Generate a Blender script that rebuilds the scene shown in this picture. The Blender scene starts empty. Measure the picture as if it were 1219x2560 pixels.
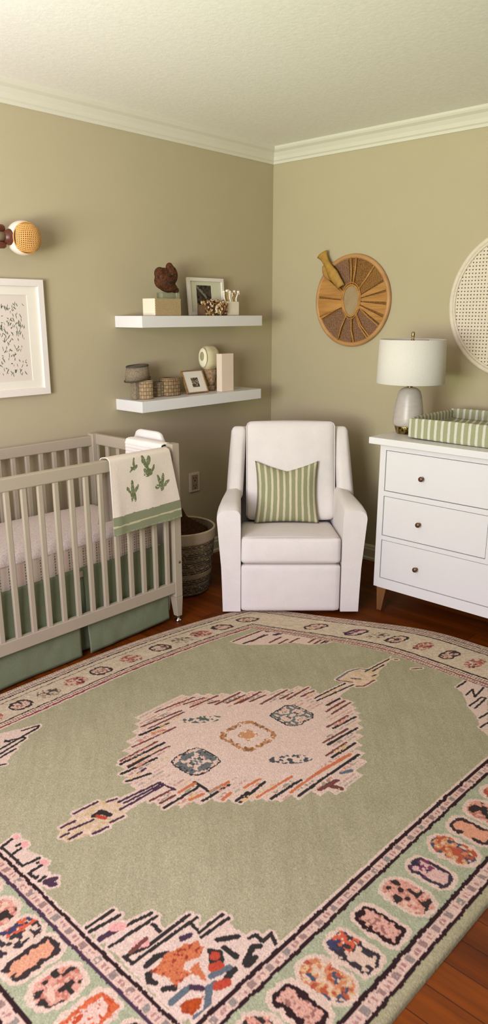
import bpy, bmesh, math, random
import numpy as np
from mathutils import Vector, Matrix, noise as mnoise

# ---------------------------------------------------------------- camera, light, exposure
C = bpy.context.scene.collection
SC = bpy.context.scene
cam_d = bpy.data.cameras.new('camera')
cam = bpy.data.objects.new('camera', cam_d); C.objects.link(cam)
cam.location = (-3.632, -3.105, 1.474)
cam.rotation_euler = (math.radians(90 - 15.49), 0, math.radians(42.69 - 90))
cam_d.sensor_fit = 'VERTICAL'; cam_d.sensor_height = 36; cam_d.lens = 25.117
cam_d.clip_start = 0.05
cam_d.dof.use_dof = True; cam_d.dof.focus_distance = 3.35; cam_d.dof.aperture_fstop = 5.0
SC.camera = cam

world = bpy.data.worlds.new('world'); SC.world = world; world.use_nodes = True
world.node_tree.nodes['Background'].inputs[0].default_value = (1.0, 0.95, 0.96, 1)
world.node_tree.nodes['Background'].inputs[1].default_value = 0.02

def area(name, loc, target, sx, sy, power, col, spread=180):
    l = bpy.data.lights.new(name, 'AREA'); l.shape = 'RECTANGLE'; l.size = sx; l.size_y = sy
    l.energy = power; l.color = col; l.spread = math.radians(spread)
    o = bpy.data.objects.new(name, l); C.objects.link(o); o.location = loc
    o.rotation_euler = (Vector(target) - Vector(loc)).to_track_quat('-Z', 'Y').to_euler()
    return o
# daylight through the window in the wall behind the camera on the left
area('window_daylight', (-4.75, -2.25, 1.55), (0, -1.15, 1.3), 1.3, 1.3, 124, (0.86, 0.805, 1.0), 180)
# added green fill lamp, aimed upward to tint the upper corner
area('green_corner_fill', (-4.7, -2.25, 1.1), (0, -0.8, 2.9), 1.2, 0.8, 14, (0.62, 1.0, 0.10), 80)
# added fill lamp that brightens the ceiling on the left
area('left_ceiling_fill', (-4.3, -1.3, 1.2), (-2.4, -0.7, 2.44), 1.0, 0.4, 18, (0.83, 0.78, 1.0), 100)

SC.view_settings.view_transform = 'Standard'
SC.view_settings.look = 'None'
SC.view_settings.exposure = 0.05
SC.view_settings.gamma = 1.0
SC.view_settings.use_curve_mapping = False

# ---------------------------------------------------------------- helpers
def lin(c):
    c = c / 255.0
    return c / 12.92 if c <= 0.04045 else ((c + 0.055) / 1.055) ** 2.4
def rgb(r, g, b): return (lin(r), lin(g), lin(b), 1.0)

class NT:
    def __init__(s, name, rough=0.6, metal=0.0, spec=0.4):
        s.m = bpy.data.materials.new(name); s.m.use_nodes = True
        s.n = s.m.node_tree.nodes; s.l = s.m.node_tree.links
        s.b = s.n['Principled BSDF']
        s.b.inputs['Roughness'].default_value = rough; s.b.inputs['Metallic'].default_value = metal
        s.b.inputs['Specular IOR Level'].default_value = spec
    def add(s, t, **k):
        n = s.n.new(t)
        for a, v in k.items(): setattr(n, a, v)
        return n
    def coord(s, kind='Object', scale=(1, 1, 1), rot=(0, 0, 0)):
        tc = s.add('ShaderNodeTexCoord'); mp = s.add('ShaderNodeMapping')
        mp.inputs['Scale'].default_value = scale; mp.inputs['Rotation'].default_value = rot
        s.l.new(tc.outputs[kind], mp.inputs[0]); return mp.outputs[0]
    def noise(s, co, scale, detail=3, rough=0.5):
        t = s.add('ShaderNodeTexNoise'); t.inputs['Scale'].default_value = scale
        t.inputs['Detail'].default_value = detail; t.inputs['Roughness'].default_value = rough
        s.l.new(co, t.inputs['Vector']); return t.outputs['Fac']
    def ramp(s, fac, stops, interp='LINEAR'):
        r = s.add('ShaderNodeValToRGB'); r.color_ramp.interpolation = interp
        e = r.color_ramp.elements
        while len(e) < len(stops): e.new(0.5)
        for i, (p, c) in enumerate(stops): e[i].position = p; e[i].color = c
        s.l.new(fac, r.inputs[0]); return r.outputs[0]
    def math(s, op, a, b=None):
        n = s.add('ShaderNodeMath', operation=op)
        for i, v in enumerate((a, b)):
            if v is None: continue
            if isinstance(v, (int, float)): n.inputs[i].default_value = v
            else: s.l.new(v, n.inputs[i])
        return n.outputs[0]
    def mix(s, fac, a, b, mode='MIX'):
        n = s.add('ShaderNodeMix', data_type='RGBA', blend_type=mode)
        for i, v in ((0, fac), (6, a), (7, b)):
            if isinstance(v, (int, float, tuple)): n.inputs[i].default_value = v
            else: s.l.new(v, n.inputs[i])
        return n.outputs[2]
    def col(s, v):
        if isinstance(v, tuple): s.b.inputs['Base Color'].default_value = v
        else: s.l.new(v, s.b.inputs['Base Color'])
        return s
    def bump(s, h, strength=0.2, dist=0.002):
        b = s.add('ShaderNodeBump'); b.inputs['Strength'].default_value = strength
        b.inputs['Distance'].default_value = dist
        s.l.new(h, b.inputs['Height']); s.l.new(b.outputs[0], s.b.inputs['Normal']); return s

def shade(c, k): return (min(1, c[0] * k), min(1, c[1] * k), min(1, c[2] * k), 1)
def m_plain(name, c, rough=0.5, metal=0, var=0.06, scale=8, bump=0, bscale=80, spec=0.4):
    t = NT(name, rough, metal, spec); co = t.coord()
    f = t.noise(co, scale)
    t.col(t.ramp(f, [(0.3, shade(c, 1 - var)), (0.7, shade(c, 1 + var))]))
    if bump: t.bump(t.noise(co, bscale, 4), bump, 0.003)
    return t.m
def m_fabric(name, c, var=0.07, weave=420, bump=0.35, rough=0.95):
    t = NT(name, rough, 0, 0.15); co = t.coord()
    f1 = t.noise(co, weave, 2); f2 = t.noise(co, 14, 3)
    f = t.math('ADD', t.math('MULTIPLY', f1, 0.6), t.math('MULTIPLY', f2, 0.4))
    t.col(t.ramp(f, [(0.35, shade(c, 1 - var)), (0.65, shade(c, 1 + var))]))
    t.bump(f1, bump, 0.0015)
    t.b.inputs['Sheen Weight'].default_value = 0.15
    return t.m
def m_wood(name, c1, c2, axis=1, scale=3.0, rough=0.4):
    t = NT(name, rough); sc = [14 * scale] * 3; sc[axis] = 1.2 * scale
    co = t.coord(scale=tuple(sc)); f = t.noise(co, 1.0, 6, 0.6)
    t.col(t.ramp(f, [(0.3, c1), (0.7, c2)])); t.bump(f, 0.15, 0.001); return t.m
def m_painted(name, rough=0.95, nscale=300, bump=0.5, var=0.12):
    t = NT(name, rough, 0, 0.15)
    a = t.add('ShaderNodeAttribute', attribute_name='Col')
    co = t.coord(); f = t.noise(co, nscale, 3)
    g = t.ramp(f, [(0.3, (1 - var,) * 3 + (1,)), (0.7, (1, 1, 1, 1))])
    t.col(t.mix(1.0, a.outputs['Color'], g, 'MULTIPLY'))
    if bump: t.bump(f, bump, 0.003)
    return t.m
def m_stripe(name, c1, c2, period, frac, weave=420):
    t = NT(name, 0.95, 0, 0.15)
    uv = t.add('ShaderNodeUVMap'); sep = t.add('ShaderNodeSeparateXYZ'); t.l.new(uv.outputs[0], sep.inputs[0])
    co = t.coord(); wob = t.math('MULTIPLY', t.noise(co, 30, 2), period * 0.12)
    u = t.math('FRACT', t.math('DIVIDE', t.math('ADD', sep.outputs[0], wob), period))
    k = t.ramp(u, [(0.0, (0, 0, 0, 1)), (frac, (1, 1, 1, 1)), (frac + 0.04, (1, 1, 1, 1)), (0.96, (0, 0, 0, 1))])
    r = k.node.color_ramp.elements
    r[0].position = frac - 0.02; r[1].position = frac + 0.02; r[2].position = 0.96; r[3].position = 1.0
    f1 = t.noise(co, weave, 2)
    base = t.mix(k, c1, c2)
    t.col(t.mix(1.0, base, t.ramp(f1, [(0.3, (.84, .84, .84, 1)), (0.7, (1, 1, 1, 1))]), 'MULTIPLY'))
    t.bump(f1, 0.4, 0.0015); return t.m

def link(name, me, mat, parent=None, smooth=True):
    o = bpy.data.objects.new(name, me); C.objects.link(o)
    if mat: me.materials.append(mat)
    if smooth:
        me.polygons.foreach_set('use_smooth', [True] * len(me.polygons))
    if parent: o.parent = parent
    return o
def obj(name, bm, mat, parent=None, smooth=False, bevel=0, seg=2, recalc=True):
    if recalc: bmesh.ops.recalc_face_normals(bm, faces=bm.faces)
    me = bpy.data.meshes.new(name); bm.to_mesh(me); bm.free()
    o = link(name, me, mat, parent, smooth or bevel > 0)
    if bevel:
        b = o.modifiers.new('bevel', 'BEVEL'); b.width = bevel; b.segments = seg; b.limit_method = 'ANGLE'
        b.angle_limit = math.radians(40); b.harden_normals = True
    return o
def tag(o, label=None, cat=None, group=None, kind=None):
    if label: o['label'] = label
    if cat: o['category'] = cat
    if group: o['group'] = group
    if kind: o['kind'] = kind
    return o
def thing(name, label, cat, loc=(0, 0, 0), rotz=0, group=None):
    o = bpy.data.objects.new(name, None); C.objects.link(o); o.empty_display_size = 0.05
    o.location = loc; o.rotation_euler = (0, 0, rotz)
    return tag(o, label, cat, group)
def B(*boxes):
    bm = bmesh.new()
    for x0, x1, y0, y1, z0, z1 in boxes:
        r = bmesh.ops.create_cube(bm, size=1.0)
        for v in r['verts']:
            v.co = Vector(((x0 + x1) / 2 + v.co.x * (x1 - x0), (y0 + y1) / 2 + v.co.y * (y1 - y0), (z0 + z1) / 2 + v.co.z * (z1 - z0)))
    return bm
def add_tube(bm, pts, r, seg=10, closed=False, cap=True):
    pts = [Vector(p) for p in pts]; n = len(pts); rings = []
    rr = r if isinstance(r, (list, tuple)) else [r] * n
    up = None
    for i, p in enumerate(pts):
        if closed: d = pts[(i + 1) % n] - pts[i - 1]
        else: d = pts[min(i + 1, n - 1)] - pts[max(i - 1, 0)]
        d.normalize()
        if up is None:
            up = Vector((0, 0, 1)) if abs(d.z) < 0.9 else Vector((1, 0, 0))
        s = d.cross(up).normalized(); up = s.cross(d).normalized()
        rings.append([bm.verts.new(p + (s * math.cos(2 * math.pi * k / seg) + up * math.sin(2 * math.pi * k / seg)) * rr[i]) for k in range(seg)])
    for i in range(n if closed else n - 1):
        a, b = rings[i], rings[(i + 1) % n]
        for k in range(seg): bm.faces.new((a[k], a[(k + 1) % seg], b[(k + 1) % seg], b[k]))
    if cap and not closed:
        bm.faces.new(rings[0][::-1]); bm.faces.new(rings[-1])
    return bm
def tube(pts, r, seg=10, closed=False): return add_tube(bmesh.new(), pts, r, seg, closed)
def lathe(prof, seg=48, cx=0, cy=0, axis='z'):
    bm = bmesh.new(); rings = []
    for r, z in prof:
        if r < 1e-6: rings.append([bm.verts.new((cx, cy, z))]); continue
        rings.append([bm.verts.new((cx + r * math.cos(2 * math.pi * k / seg), cy + r * math.sin(2 * math.pi * k / seg), z)) for k in range(seg)])
    for a, b in zip(rings, rings[1:]):
        if len(a) == 1 and len(b) == 1: continue
        for k in range(seg):
            k2 = (k + 1) % seg
            if len(a) == 1: bm.faces.new((a[0], b[k2], b[k]))
            elif len(b) == 1: bm.faces.new((a[k], a[k2], b[0]))
            else: bm.faces.new((a[k], a[k2], b[k2], b[k]))
    return bm
def prism(poly, d0, d1, plane='xz'):
    """closed outline extruded from d0 to d1 along the third axis"""
    bm = bmesh.new()
    def P(a, b, d): return {'xz': (a, d, b), 'yz': (d, a, b), 'xy': (a, b, d)}[plane]
    A = [bm.verts.new(P(a, b, d0)) for a, b in poly]; Bv = [bm.verts.new(P(a, b, d1)) for a, b in poly]
    n = len(poly)
    bm.faces.new(A); bm.faces.new(Bv[::-1])
    for i in range(n): bm.faces.new((A[i], A[(i + 1) % n], Bv[(i + 1) % n], Bv[i]))
    return bm
def cushion(w, d, h, r, n=14, puff=(0, 0, 0), fn=None):
    """rounded upholstered block centred on the origin; puff bulges the x, y and z faces"""
    bm = bmesh.new(); bmesh.ops.create_cube(bm, size=2.0)
    bmesh.ops.subdivide_edges(bm, edges=bm.edges[:], cuts=n, use_grid_fill=True)
    H = Vector((w / 2, d / 2, h / 2))
    for v in bm.verts:
        q = v.co.copy()
        for i in range(3):      # gather vertices towards the rounded edges
            q[i] = math.copysign(abs(q[i]) ** 0.75, q[i])
        p = Vector((q.x * H.x, q.y * H.y, q.z * H.z))
        inner = Vector([max(-(H[i] - r), min(H[i] - r, p[i])) for i in range(3)])
        dv = p - inner
        if dv.length > 1e-9: p = inner + dv.normalized() * r
        wx = (1 - q.x ** 2); wy = (1 - q.y ** 2); wz = (1 - q.z ** 2)
        p.x += puff[0] * q.x * wy * wz * (abs(q.x) ** 2); p.y += puff[1] * q.y * wx * wz * (abs(q.y) ** 2); p.z += puff[2] * q.z * wx * wy * (abs(q.z) ** 2)
        if fn: p = Vector(fn(p))
        v.co = p
    return bm
def sphere(bm, c, r, sx=1, sy=1, sz=1, sub=3):
    q = bmesh.ops.create_icosphere(bm, subdivisions=sub, radius=1.0)
    for v in q['verts']: v.co = Vector(c) + Vector((v.co.x * r * sx, v.co.y * r * sy, v.co.z * r * sz))
    return bm
def grid(name, P, cols=None, mat=None, parent=None, closed_u=False, uv=None):
    """P: array (nv, nu, 3) of points; cols: array (nv, nu, 3) in sRGB 0..255; uv: array (nv, nu, 2)"""
    nv, nu = P.shape[:2]
    me = bpy.data.meshes.new(name)
    idx = np.arange(nv * nu).reshape(nv, nu)
    if closed_u: idx = np.concatenate([idx, idx[:, :1]], 1)
    F = np.stack([idx[:-1, :-1], idx[:-1, 1:], idx[1:, 1:], idx[1:, :-1]], -1).reshape(-1, 4)
    me.vertices.add(nv * nu); me.vertices.foreach_set('co', P.reshape(-1).astype(np.float32))
    nf = len(F)
    me.loops.add(nf * 4); me.loops.foreach_set('vertex_index', F.reshape(-1).astype(np.int32))
    me.polygons.add(nf); me.polygons.foreach_set('loop_start', np.arange(0, nf * 4, 4, dtype=np.int32))
    me.update(calc_edges=True)
    if cols is not None:
        c = cols.reshape(-1, 3) / 255.0
        c = np.where(c <= 0.04045, c / 12.92, ((c + 0.055) / 1.055) ** 2.4)
        c = np.concatenate([c, np.ones((len(c), 1))], 1).astype(np.float32)
        at = me.color_attributes.new('Col', 'FLOAT_COLOR', 'POINT'); at.data.foreach_set('color', c.reshape(-1))
    if uv is not None:
        ul = me.uv_layers.new(name='UVMap'); ul.data.foreach_set('uv', uv.reshape(-1, 2)[F.reshape(-1)].astype(np.float32).reshape(-1))
    me.validate()
    return link(name, me, mat, parent, True)
def solidify(o, t, off=0):
    s = o.modifiers.new('thickness', 'SOLIDIFY'); s.thickness = t; s.offset = off; return o
def set_uv(o, fn):
    me = o.data; ul = me.uv_layers.new(name='UVMap')
    for lp in me.loops: ul.data[lp.index].uv = fn(me.vertices[lp.vertex_index].co)
    return o
RNG = np.random.default_rng(7)
def vnoise(A, Bc, cell, seed):
    """smooth value noise in -1..1 over coordinate arrays"""
    r = np.random.default_rng(seed); g = r.uniform(-1, 1, (257, 257))
    x = A / cell + 97.3; y = Bc / cell + 61.7
    xi = np.floor(x).astype(int); yi = np.floor(y).astype(int); fx = x - xi; fy = y - yi
    fx = fx * fx * (3 - 2 * fx); fy = fy * fy * (3 - 2 * fy)
    xi %= 256; yi %= 256
    return (g[xi, yi] * (1 - fx) + g[xi + 1, yi] * fx) * (1 - fy) + (g[xi, yi + 1] * (1 - fx) + g[xi + 1, yi + 1] * fx) * fy
def seg_dist(A, Bc, p, q):
    p = np.array(p, float); q = np.array(q, float); d = q - p; L = d @ d + 1e-12
    t = np.clip(((A - p[0]) * d[0] + (Bc - p[1]) * d[1]) / L, 0, 1)
    return np.hypot(A - p[0] - t * d[0], Bc - p[1] - t * d[1])
def in_poly(A, Bc, poly):
    r = np.zeros(A.shape, bool); n = len(poly)
    for i in range(n):
        (x0, y0), (x1, y1) = poly[i], poly[(i + 1) % n]
        if y0 == y1: continue
        c = ((y0 > Bc) != (y1 > Bc)) & (A < (x1 - x0) * (Bc - y0) / (y1 - y0) + x0)
        r ^= c
    return r
def leaf(A, Z, cx, cz, L, W, ang):
    a = math.radians(ang); x = (A - cx) * math.cos(a) + (Z - cz) * math.sin(a); y = -(A - cx) * math.sin(a) + (Z - cz) * math.cos(a)
    return (x / L) ** 2 + (y / W) ** 2 < 1

# ---------------------------------------------------------------- materials
WALL = (180, 167, 136)
def m_wall(name, c):
    t = NT(name, 0.85, 0, 0.2); co = t.coord()
    t.col(t.ramp(t.noise(co, 3, 3), [(0.3, shade(c, 0.985)), (0.7, shade(c, 1.015))]))
    t.bump(t.noise(co, 160, 3), 0.12, 0.002); return t.m
M = {}
M['wall'] = m_wall('sage_wall_paint', rgb(*WALL))
def m_ceiling():
    t = NT('textured_ceiling', 0.95, 0, 0.1); co = t.coord()
    t.col(t.ramp(t.noise(co, 45, 4), [(0.3, rgb(236, 231, 221)), (0.7, rgb(243, 238, 228))]))
    t.bump(t.noise(co, 60, 5, 0.6), 0.22, 0.004); return t.m
M['ceiling'] = m_ceiling()
M['trim'] = m_plain('cream_trim_paint', rgb(212, 205, 186), 0.45, var=0.01)
def m_floor():
    t = NT('oak_plank_floor', 0.40, 0, 0.3)
    co = t.coord(rot=(0, 0, math.pi / 2))
    br = t.add('ShaderNodeTexBrick'); br.offset = 0.37; br.inputs['Scale'].default_value = 1.0
    br.inputs['Brick Width'].default_value = 1.1; br.inputs['Row Height'].default_value = 0.083
    br.inputs['Mortar Size'].default_value = 0.0012; br.inputs['Mortar Smooth'].default_value = 0.2
    br.inputs['Color1'].default_value = rgb(134, 66, 8); br.inputs['Color2'].default_value = rgb(104, 46, 4)
    br.inputs['Mortar'].default_value = rgb(30, 14, 6); t.l.new(co, br.inputs['Vector'])
    g = t.coord(scale=(30, 1.6, 1)); f = t.noise(g, 1.0, 6, 0.65)
    w = t.coord(scale=(5, 0.7, 1)); f2 = t.noise(w, 2.2, 3)
    k = t.ramp(f, [(0.3, (0.45, 0.40, 0.36, 1)), (0.62, (1, 1, 1, 1))])
    k2 = t.ramp(f2, [(0.3, (0.65, 0.6, 0.55, 1)), (0.7, (1.1, 1.05, 1, 1))])
    t.col(t.mix(1.0, t.mix(1.0, br.outputs['Color'], k, 'MULTIPLY'), k2, 'MULTIPLY'))
    t.bump(f, 0.08, 0.001); return t.m
M['floor'] = m_floor()
M['white'] = m_plain('white_lacquer', rgb(222, 218, 216), 0.35, var=0.008)
M['crib'] = m_plain('greige_crib_paint', rgb(168, 156, 135), 0.4, var=0.02)
M['linen'] = m_fabric('cream_upholstery', rgb(223, 214, 210), 0.05, 380)
M['linen_pipe'] = m_fabric('cream_piping', rgb(212, 201, 197), 0.04, 380)
M['knob'] = m_plain('aged_bronze', rgb(120, 92, 72), 0.35, 0.8, 0.05)
M['chrome'] = m_plain('chrome', rgb(200, 200, 200), 0.15, 1.0, 0.01)
M['legwood'] = m_wood('walnut_leg', rgb(92, 58, 32), rgb(138, 92, 54), 2, 2)
M['dark'] = m_plain('shadow_black', rgb(30, 26, 22), 0.8, var=0.1)

# rug pattern, in metres on the rug
RUG_STROKES = [
('mar',6,[(-2.037,-1.219),(-1.857,-1.241)]),
('mar',6,[(-2.147,-1.259),(-1.972,-1.281)]),
('mar',6,[(-2.141,-1.287),(-1.978,-1.296)]),
('mar',6,[(-2.267,-1.337),(-2.08,-1.352)]),
('mar',6,[(-2.353,-1.372),(-2.193,-1.373)]),
('mar',6,[(-2.358,-1.412),(-2.187,-1.425)]),
('mar',6,[(-2.431,-1.605),(-2.345,-1.612)]),
('mar',6,[(-2.416,-1.636),(-2.361,-1.64)]),
('drk',8,[(-2.194,-1.297),(-2.075,-1.312)]),
('drk',8,[(-2.368,-1.386),(-2.182,-1.397)]),
('drk',8,[(-2.401,-1.431),(-2.264,-1.447)]),
('drk',8,[(-2.416,-1.474),(-2.338,-1.499)]),
('drk',8,[(-2.36,-1.42),(-2.274,-1.42)]),
('pur',6,[(-2.499,-1.538),(-2.349,-1.557)]),
('pur',6,[(-2.491,-1.555),(-2.348,-1.567)]),
('pur',6,[(-2.52,-1.57),(-2.347,-1.576)]),
('pur',6,[(-2.35,-1.569),(-2.342,-1.619)]),
('pur',6,[(-2.363,-1.466),(-2.33,-1.465)]),
('drk',8,[(-2.421,-1.662),(-2.278,-1.663)]),
('drk',8,[(-2.32,-1.723),(-2.206,-1.727)]),
('drk',8,[(-2.249,-1.798),(-2.192,-1.796)]),
('drk',8,[(-2.272,-1.636),(-2.274,-1.7)]),
('org',9,[(-2.34,-1.638),(-2.276,-1.64)]),
('org',9,[(-2.342,-1.691),(-2.297,-1.699)]),
('org',9,[(-2.267,-1.708),(-2.198,-1.715)]),
('org',9,[(-2.274,-1.764),(-2.234,-1.759)]),
('org',9,[(-2.158,-1.318),(-2.118,-1.336)]),
('mar',7,[(-1.931,-1.288),(-1.8,-1.297)]),
('mar',7,[(-1.861,-1.342),(-1.73,-1.341)]),
('mar',7,[(-1.818,-1.391),(-1.747,-1.392)]),
('mar',7,[(-1.928,-1.253),(-1.841,-1.271)]),
('mar',7,[(-1.868,-1.317),(-1.828,-1.329)]),
('mar',7,[(-1.828,-1.364),(-1.735,-1.368)]),
('mar',7,[(-1.797,-1.398),(-1.681,-1.393)]),
('mar',7,[(-1.758,-1.46),(-1.605,-1.454)]),
('mar',7,[(-1.668,-1.507),(-1.536,-1.498)]),
('mar',7,[(-1.681,-1.485),(-1.61,-1.485)]),
('mar',7,[(-1.767,-1.418),(-1.692,-1.424)]),
('mar',7,[(-1.613,-1.529),(-1.545,-1.532)]),
('mar',7,[(-1.598,-1.643),(-1.529,-1.643)]),
('mar',7,[(-1.638,-1.67),(-1.527,-1.666)]),
('mar',7,[(-1.638,-1.696),(-1.524,-1.69)]),
('mar',7,[(-1.721,-1.743),(-1.608,-1.745)]),
('mar',7,[(-1.812,-1.796),(-1.682,-1.801)]),
('mar',7,[(-1.867,-1.853),(-1.756,-1.852)]),
('drk',8,[(-1.714,-1.762),(-1.593,-1.77)]),
('drk',8,[(-1.809,-1.815),(-1.655,-1.822)]),
('drk',8,[(-1.863,-1.873),(-1.739,-1.876)]),
('drk',8,[(-2.1,-1.923),(-1.787,-1.927)]),
('drk',8,[(-2.167,-1.87),(-2.031,-1.877)]),
('drk',8,[(-2.244,-1.811),(-2.118,-1.799)]),
('org',11,[(-1.971,-1.892),(-1.806,-1.905)]),
('org',7,[(-2.103,-1.893),(-1.979,-1.893)]),
('org',7,[(-2.193,-1.834),(-2.039,-1.844)]),
('org',7,[(-2.184,-1.771),(-2.116,-1.778)]),
('mar',14,[(-2.027,-1.951),(-1.955,-1.961)]),
('mar',14,[(-1.993,-1.954),(-1.978,-1.997)]),
('blu',12,[(-1.912,-1.948),(-1.879,-1.963)]),
('drk',5,[(-1.591,-1.574),(-1.412,-1.575)]),
('drk',5,[(-1.6,-1.593),(-1.398,-1.605)]),
('drk',5,[(-1.601,-1.64),(-1.525,-1.64)]),
('drk',5,[(-1.27,-1.561),(-1.103,-1.549)]),
('drk',5,[(-1.245,-1.579),(-1.164,-1.571)]),
('drk',5,[(-1.359,-1.564),(-1.34,-1.592)]),
('drk',5,[(-1.282,-1.608),(-1.262,-1.611)]),
('blu',5,[(-1.402,-1.528),(-1.312,-1.514),(-1.264,-1.525),(-1.246,-1.554)]),
('mar',5,[(-1.402,-1.623),(-1.377,-1.641),(-1.308,-1.639)]),
('mar',5,[(-1.408,-1.53),(-1.402,-1.555),(-1.382,-1.589)]),
('pur',6,[(-2.687,-1.509),(-2.642,-1.513)]),
('pur',6,[(-2.709,-1.543),(-2.685,-1.545)]),
('pur',6,[(-2.699,-1.568),(-2.658,-1.57)]),
('pur',6,[(-2.639,-1.599),(-2.59,-1.607)]),
('pur',6,[(-2.677,-1.535),(-2.603,-1.55)]),
('pur',6,[(-2.624,-1.483),(-2.542,-1.49)]),
('pur',6,[(-2.523,-1.511),(-2.495,-1.52)]),
('pur',6,[(-2.575,-1.596),(-2.529,-1.603)]),
('drk',16,[(-2.589,-1.537),(-2.563,-1.535),(-2.556,-1.566)]),
('red',12,[(-2.583,-1.545),(-2.574,-1.566)]),
('drk',7,[(-2.848,-1.868),(-2.77,-1.871)]),
('drk',7,[(-2.85,-1.884),(-2.767,-1.896)]),
('drk',7,[(-2.843,-1.955),(-2.706,-1.966)]),
('drk',7,[(-2.841,-1.92),(-2.709,-1.948)]),
('drk',7,[(-2.835,-2.031),(-2.836,-2.003),(-2.783,-2.02),(-2.648,-2.021)]),
('drk',7,[(-2.835,-2.031),(-2.643,-2.041)]),
('drk',7,[(-2.668,-2.079),(-2.59,-2.081)]),
('drk',7,[(-2.672,-2.093),(-2.588,-2.1)]),
('drk',7,[(-2.598,-2.179),(-2.579,-2.182),(-2.582,-2.21),(-2.551,-2.208),(-2.567,-2.237)]),
('drk',7,[(-2.73,-1.978),(-2.73,-2.008)]),
('drk',7,[(-2.665,-2.043),(-2.666,-2.069)]),
('drk',13,[(-2.815,-2.06),(-2.784,-2.058),(-2.762,-2.07)]),
('drk',13,[(-2.826,-2.08),(-2.837,-2.098),(-2.831,-2.111)]),
('drk',13,[(-2.827,-2.137),(-2.809,-2.15)]),
('drk',13,[(-2.688,-2.137),(-2.676,-2.158),(-2.691,-2.177),(-2.704,-2.164),(-2.686,-2.139)]),
('drk',13,[(-2.653,-2.128),(-2.613,-2.155)]),
('drk',13,[(-2.658,-2.156),(-2.656,-2.193)]),
('drk',13,[(-2.654,-2.22),(-2.608,-2.202),(-2.598,-2.212)]),
('drk',13,[(-2.657,-2.229),(-2.629,-2.228)]),
('drk',13,[(-2.713,-2.219),(-2.685,-2.215)]),
('blu',14,[(-2.836,-2.174),(-2.785,-2.175)]),
('blu',14,[(-2.732,-2.189),(-2.69,-2.202)]),
('blu',14,[(-2.796,-2.244),(-2.757,-2.206),(-2.742,-2.21)]),
('blu',14,[(-2.825,-2.241),(-2.807,-2.243)]),
('pur',14,[(-2.782,-2.179),(-2.77,-2.195)]),
('pur',14,[(-2.844,-1.92),(-2.809,-1.924)]),
('pur',14,[(-2.708,-2.062),(-2.691,-2.068)]),
('pnk2',22,[(-2.802,-1.914),(-2.785,-1.928)]),
('pnk2',22,[(-2.793,-2),(-2.779,-2.007)]),
('red',20,[(-2.715,-2.175),(-2.7,-2.183)]),
('red',20,[(-2.741,-2.218),(-2.721,-2.226)]),
('red',20,[(-2.69,-2.155),(-2.689,-2.158)]),
('mar',9,[(-2.817,-2.004),(-2.766,-2)]),
('mar',9,[(-2.816,-2.083),(-2.784,-2.094)]),
('drk',7,[(-2.792,-1.444),(-2.845,-1.455),(-2.846,-1.507),(-2.844,-1.564),(-2.798,-1.572)]),
('drk',7,[(-2.844,-1.504),(-2.798,-1.498),(-2.796,-1.485),(-2.813,-1.482)]),
('drk',7,[(-2.811,-1.584),(-2.798,-1.59),(-2.797,-1.601),(-2.848,-1.601),(-2.845,-1.632),(-2.838,-1.629)]),
('drk',7,[(-2.843,-1.648),(-2.825,-1.645)]),
('pur',16,[(-2.833,-1.663),(-2.811,-1.669)]),
('pur',16,[(-2.829,-1.681),(-2.822,-1.686)]),
('pnk2',14,[(-2.794,-1.445),(-2.795,-1.449)]),
('pnk2',14,[(-2.794,-1.49),(-2.798,-1.499)]),
('pnk2',14,[(-2.799,-1.591),(-2.797,-1.601)]),
('drk',6,[(-2.425,-0.962),(-2.359,-0.976),(-2.377,-0.987),(-2.557,-1.01)]),
('drk',6,[(-2.515,-0.98),(-2.448,-1.005),(-2.453,-1.015),(-2.576,-1.036)]),
('drk',6,[(-2.589,-1.055),(-2.519,-1.047)]),
('drk',6,[(-2.618,-1.094),(-2.601,-1.101)]),
('drk',6,[(-2.507,-0.974),(-2.504,-0.993)]),
('drk',6,[(-1.128,-1.905),(-1.049,-1.9),(-1.047,-1.945)]),
('drk',6,[(-1.162,-1.966),(-1.102,-1.959),(-1.154,-2),(-1.055,-1.98)]),
('drk',6,[(-1.231,-2.023),(-1.136,-2.019),(-1.132,-2.036),(-1.232,-2.047)]),
('drk',6,[(-1.288,-2.097),(-1.228,-2.1)]),
('drk',6,[(-1.342,-2.132),(-1.294,-2.136)]),
('mar',7,[(-1.262,-0.962),(-1.054,-0.948)]),
('mar',7,[(-1.22,-1.018),(-1.109,-0.995)]),
('mar',7,[(-1.195,-1.079),(-1.102,-1.064)]),
('mar',7,[(-1.189,-1.115),(-1.116,-1.103)]),
('mar',7,[(-1.153,-1.138),(-1.079,-1.126)]),
('mar',7,[(-1.114,-1.193),(-0.95,-1.156)]),
('mar',7,[(-1.116,-1.219),(-0.951,-1.185)]),
('mar',7,[(-1.08,-1.242),(-0.97,-1.222)]),
('mar',7,[(-1.044,-1.266),(-0.984,-1.264)]),
('mar',7,[(-1.088,-1.567),(-1.085,-1.576)]),
('mar',7,[(-1.114,-1.679),(-1.082,-1.701)]),
('drk',6,[(-1.266,-1.011),(-1.102,-1.005)]),
('drk',6,[(-1.053,-1.162),(-0.961,-1.139)]),
('drk',6,[(-1.097,-1.235),(-0.971,-1.208)]),
('pur',18,[(-1.057,-0.975),(-0.976,-0.989)]),
('pur',18,[(-1.085,-1.028),(-1.038,-1.031)]),
('pur',18,[(-0.957,-1.015),(-1.003,-1.08)]),
('pur',18,[(-0.945,-1.065),(-0.964,-1.103)]),
]
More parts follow.
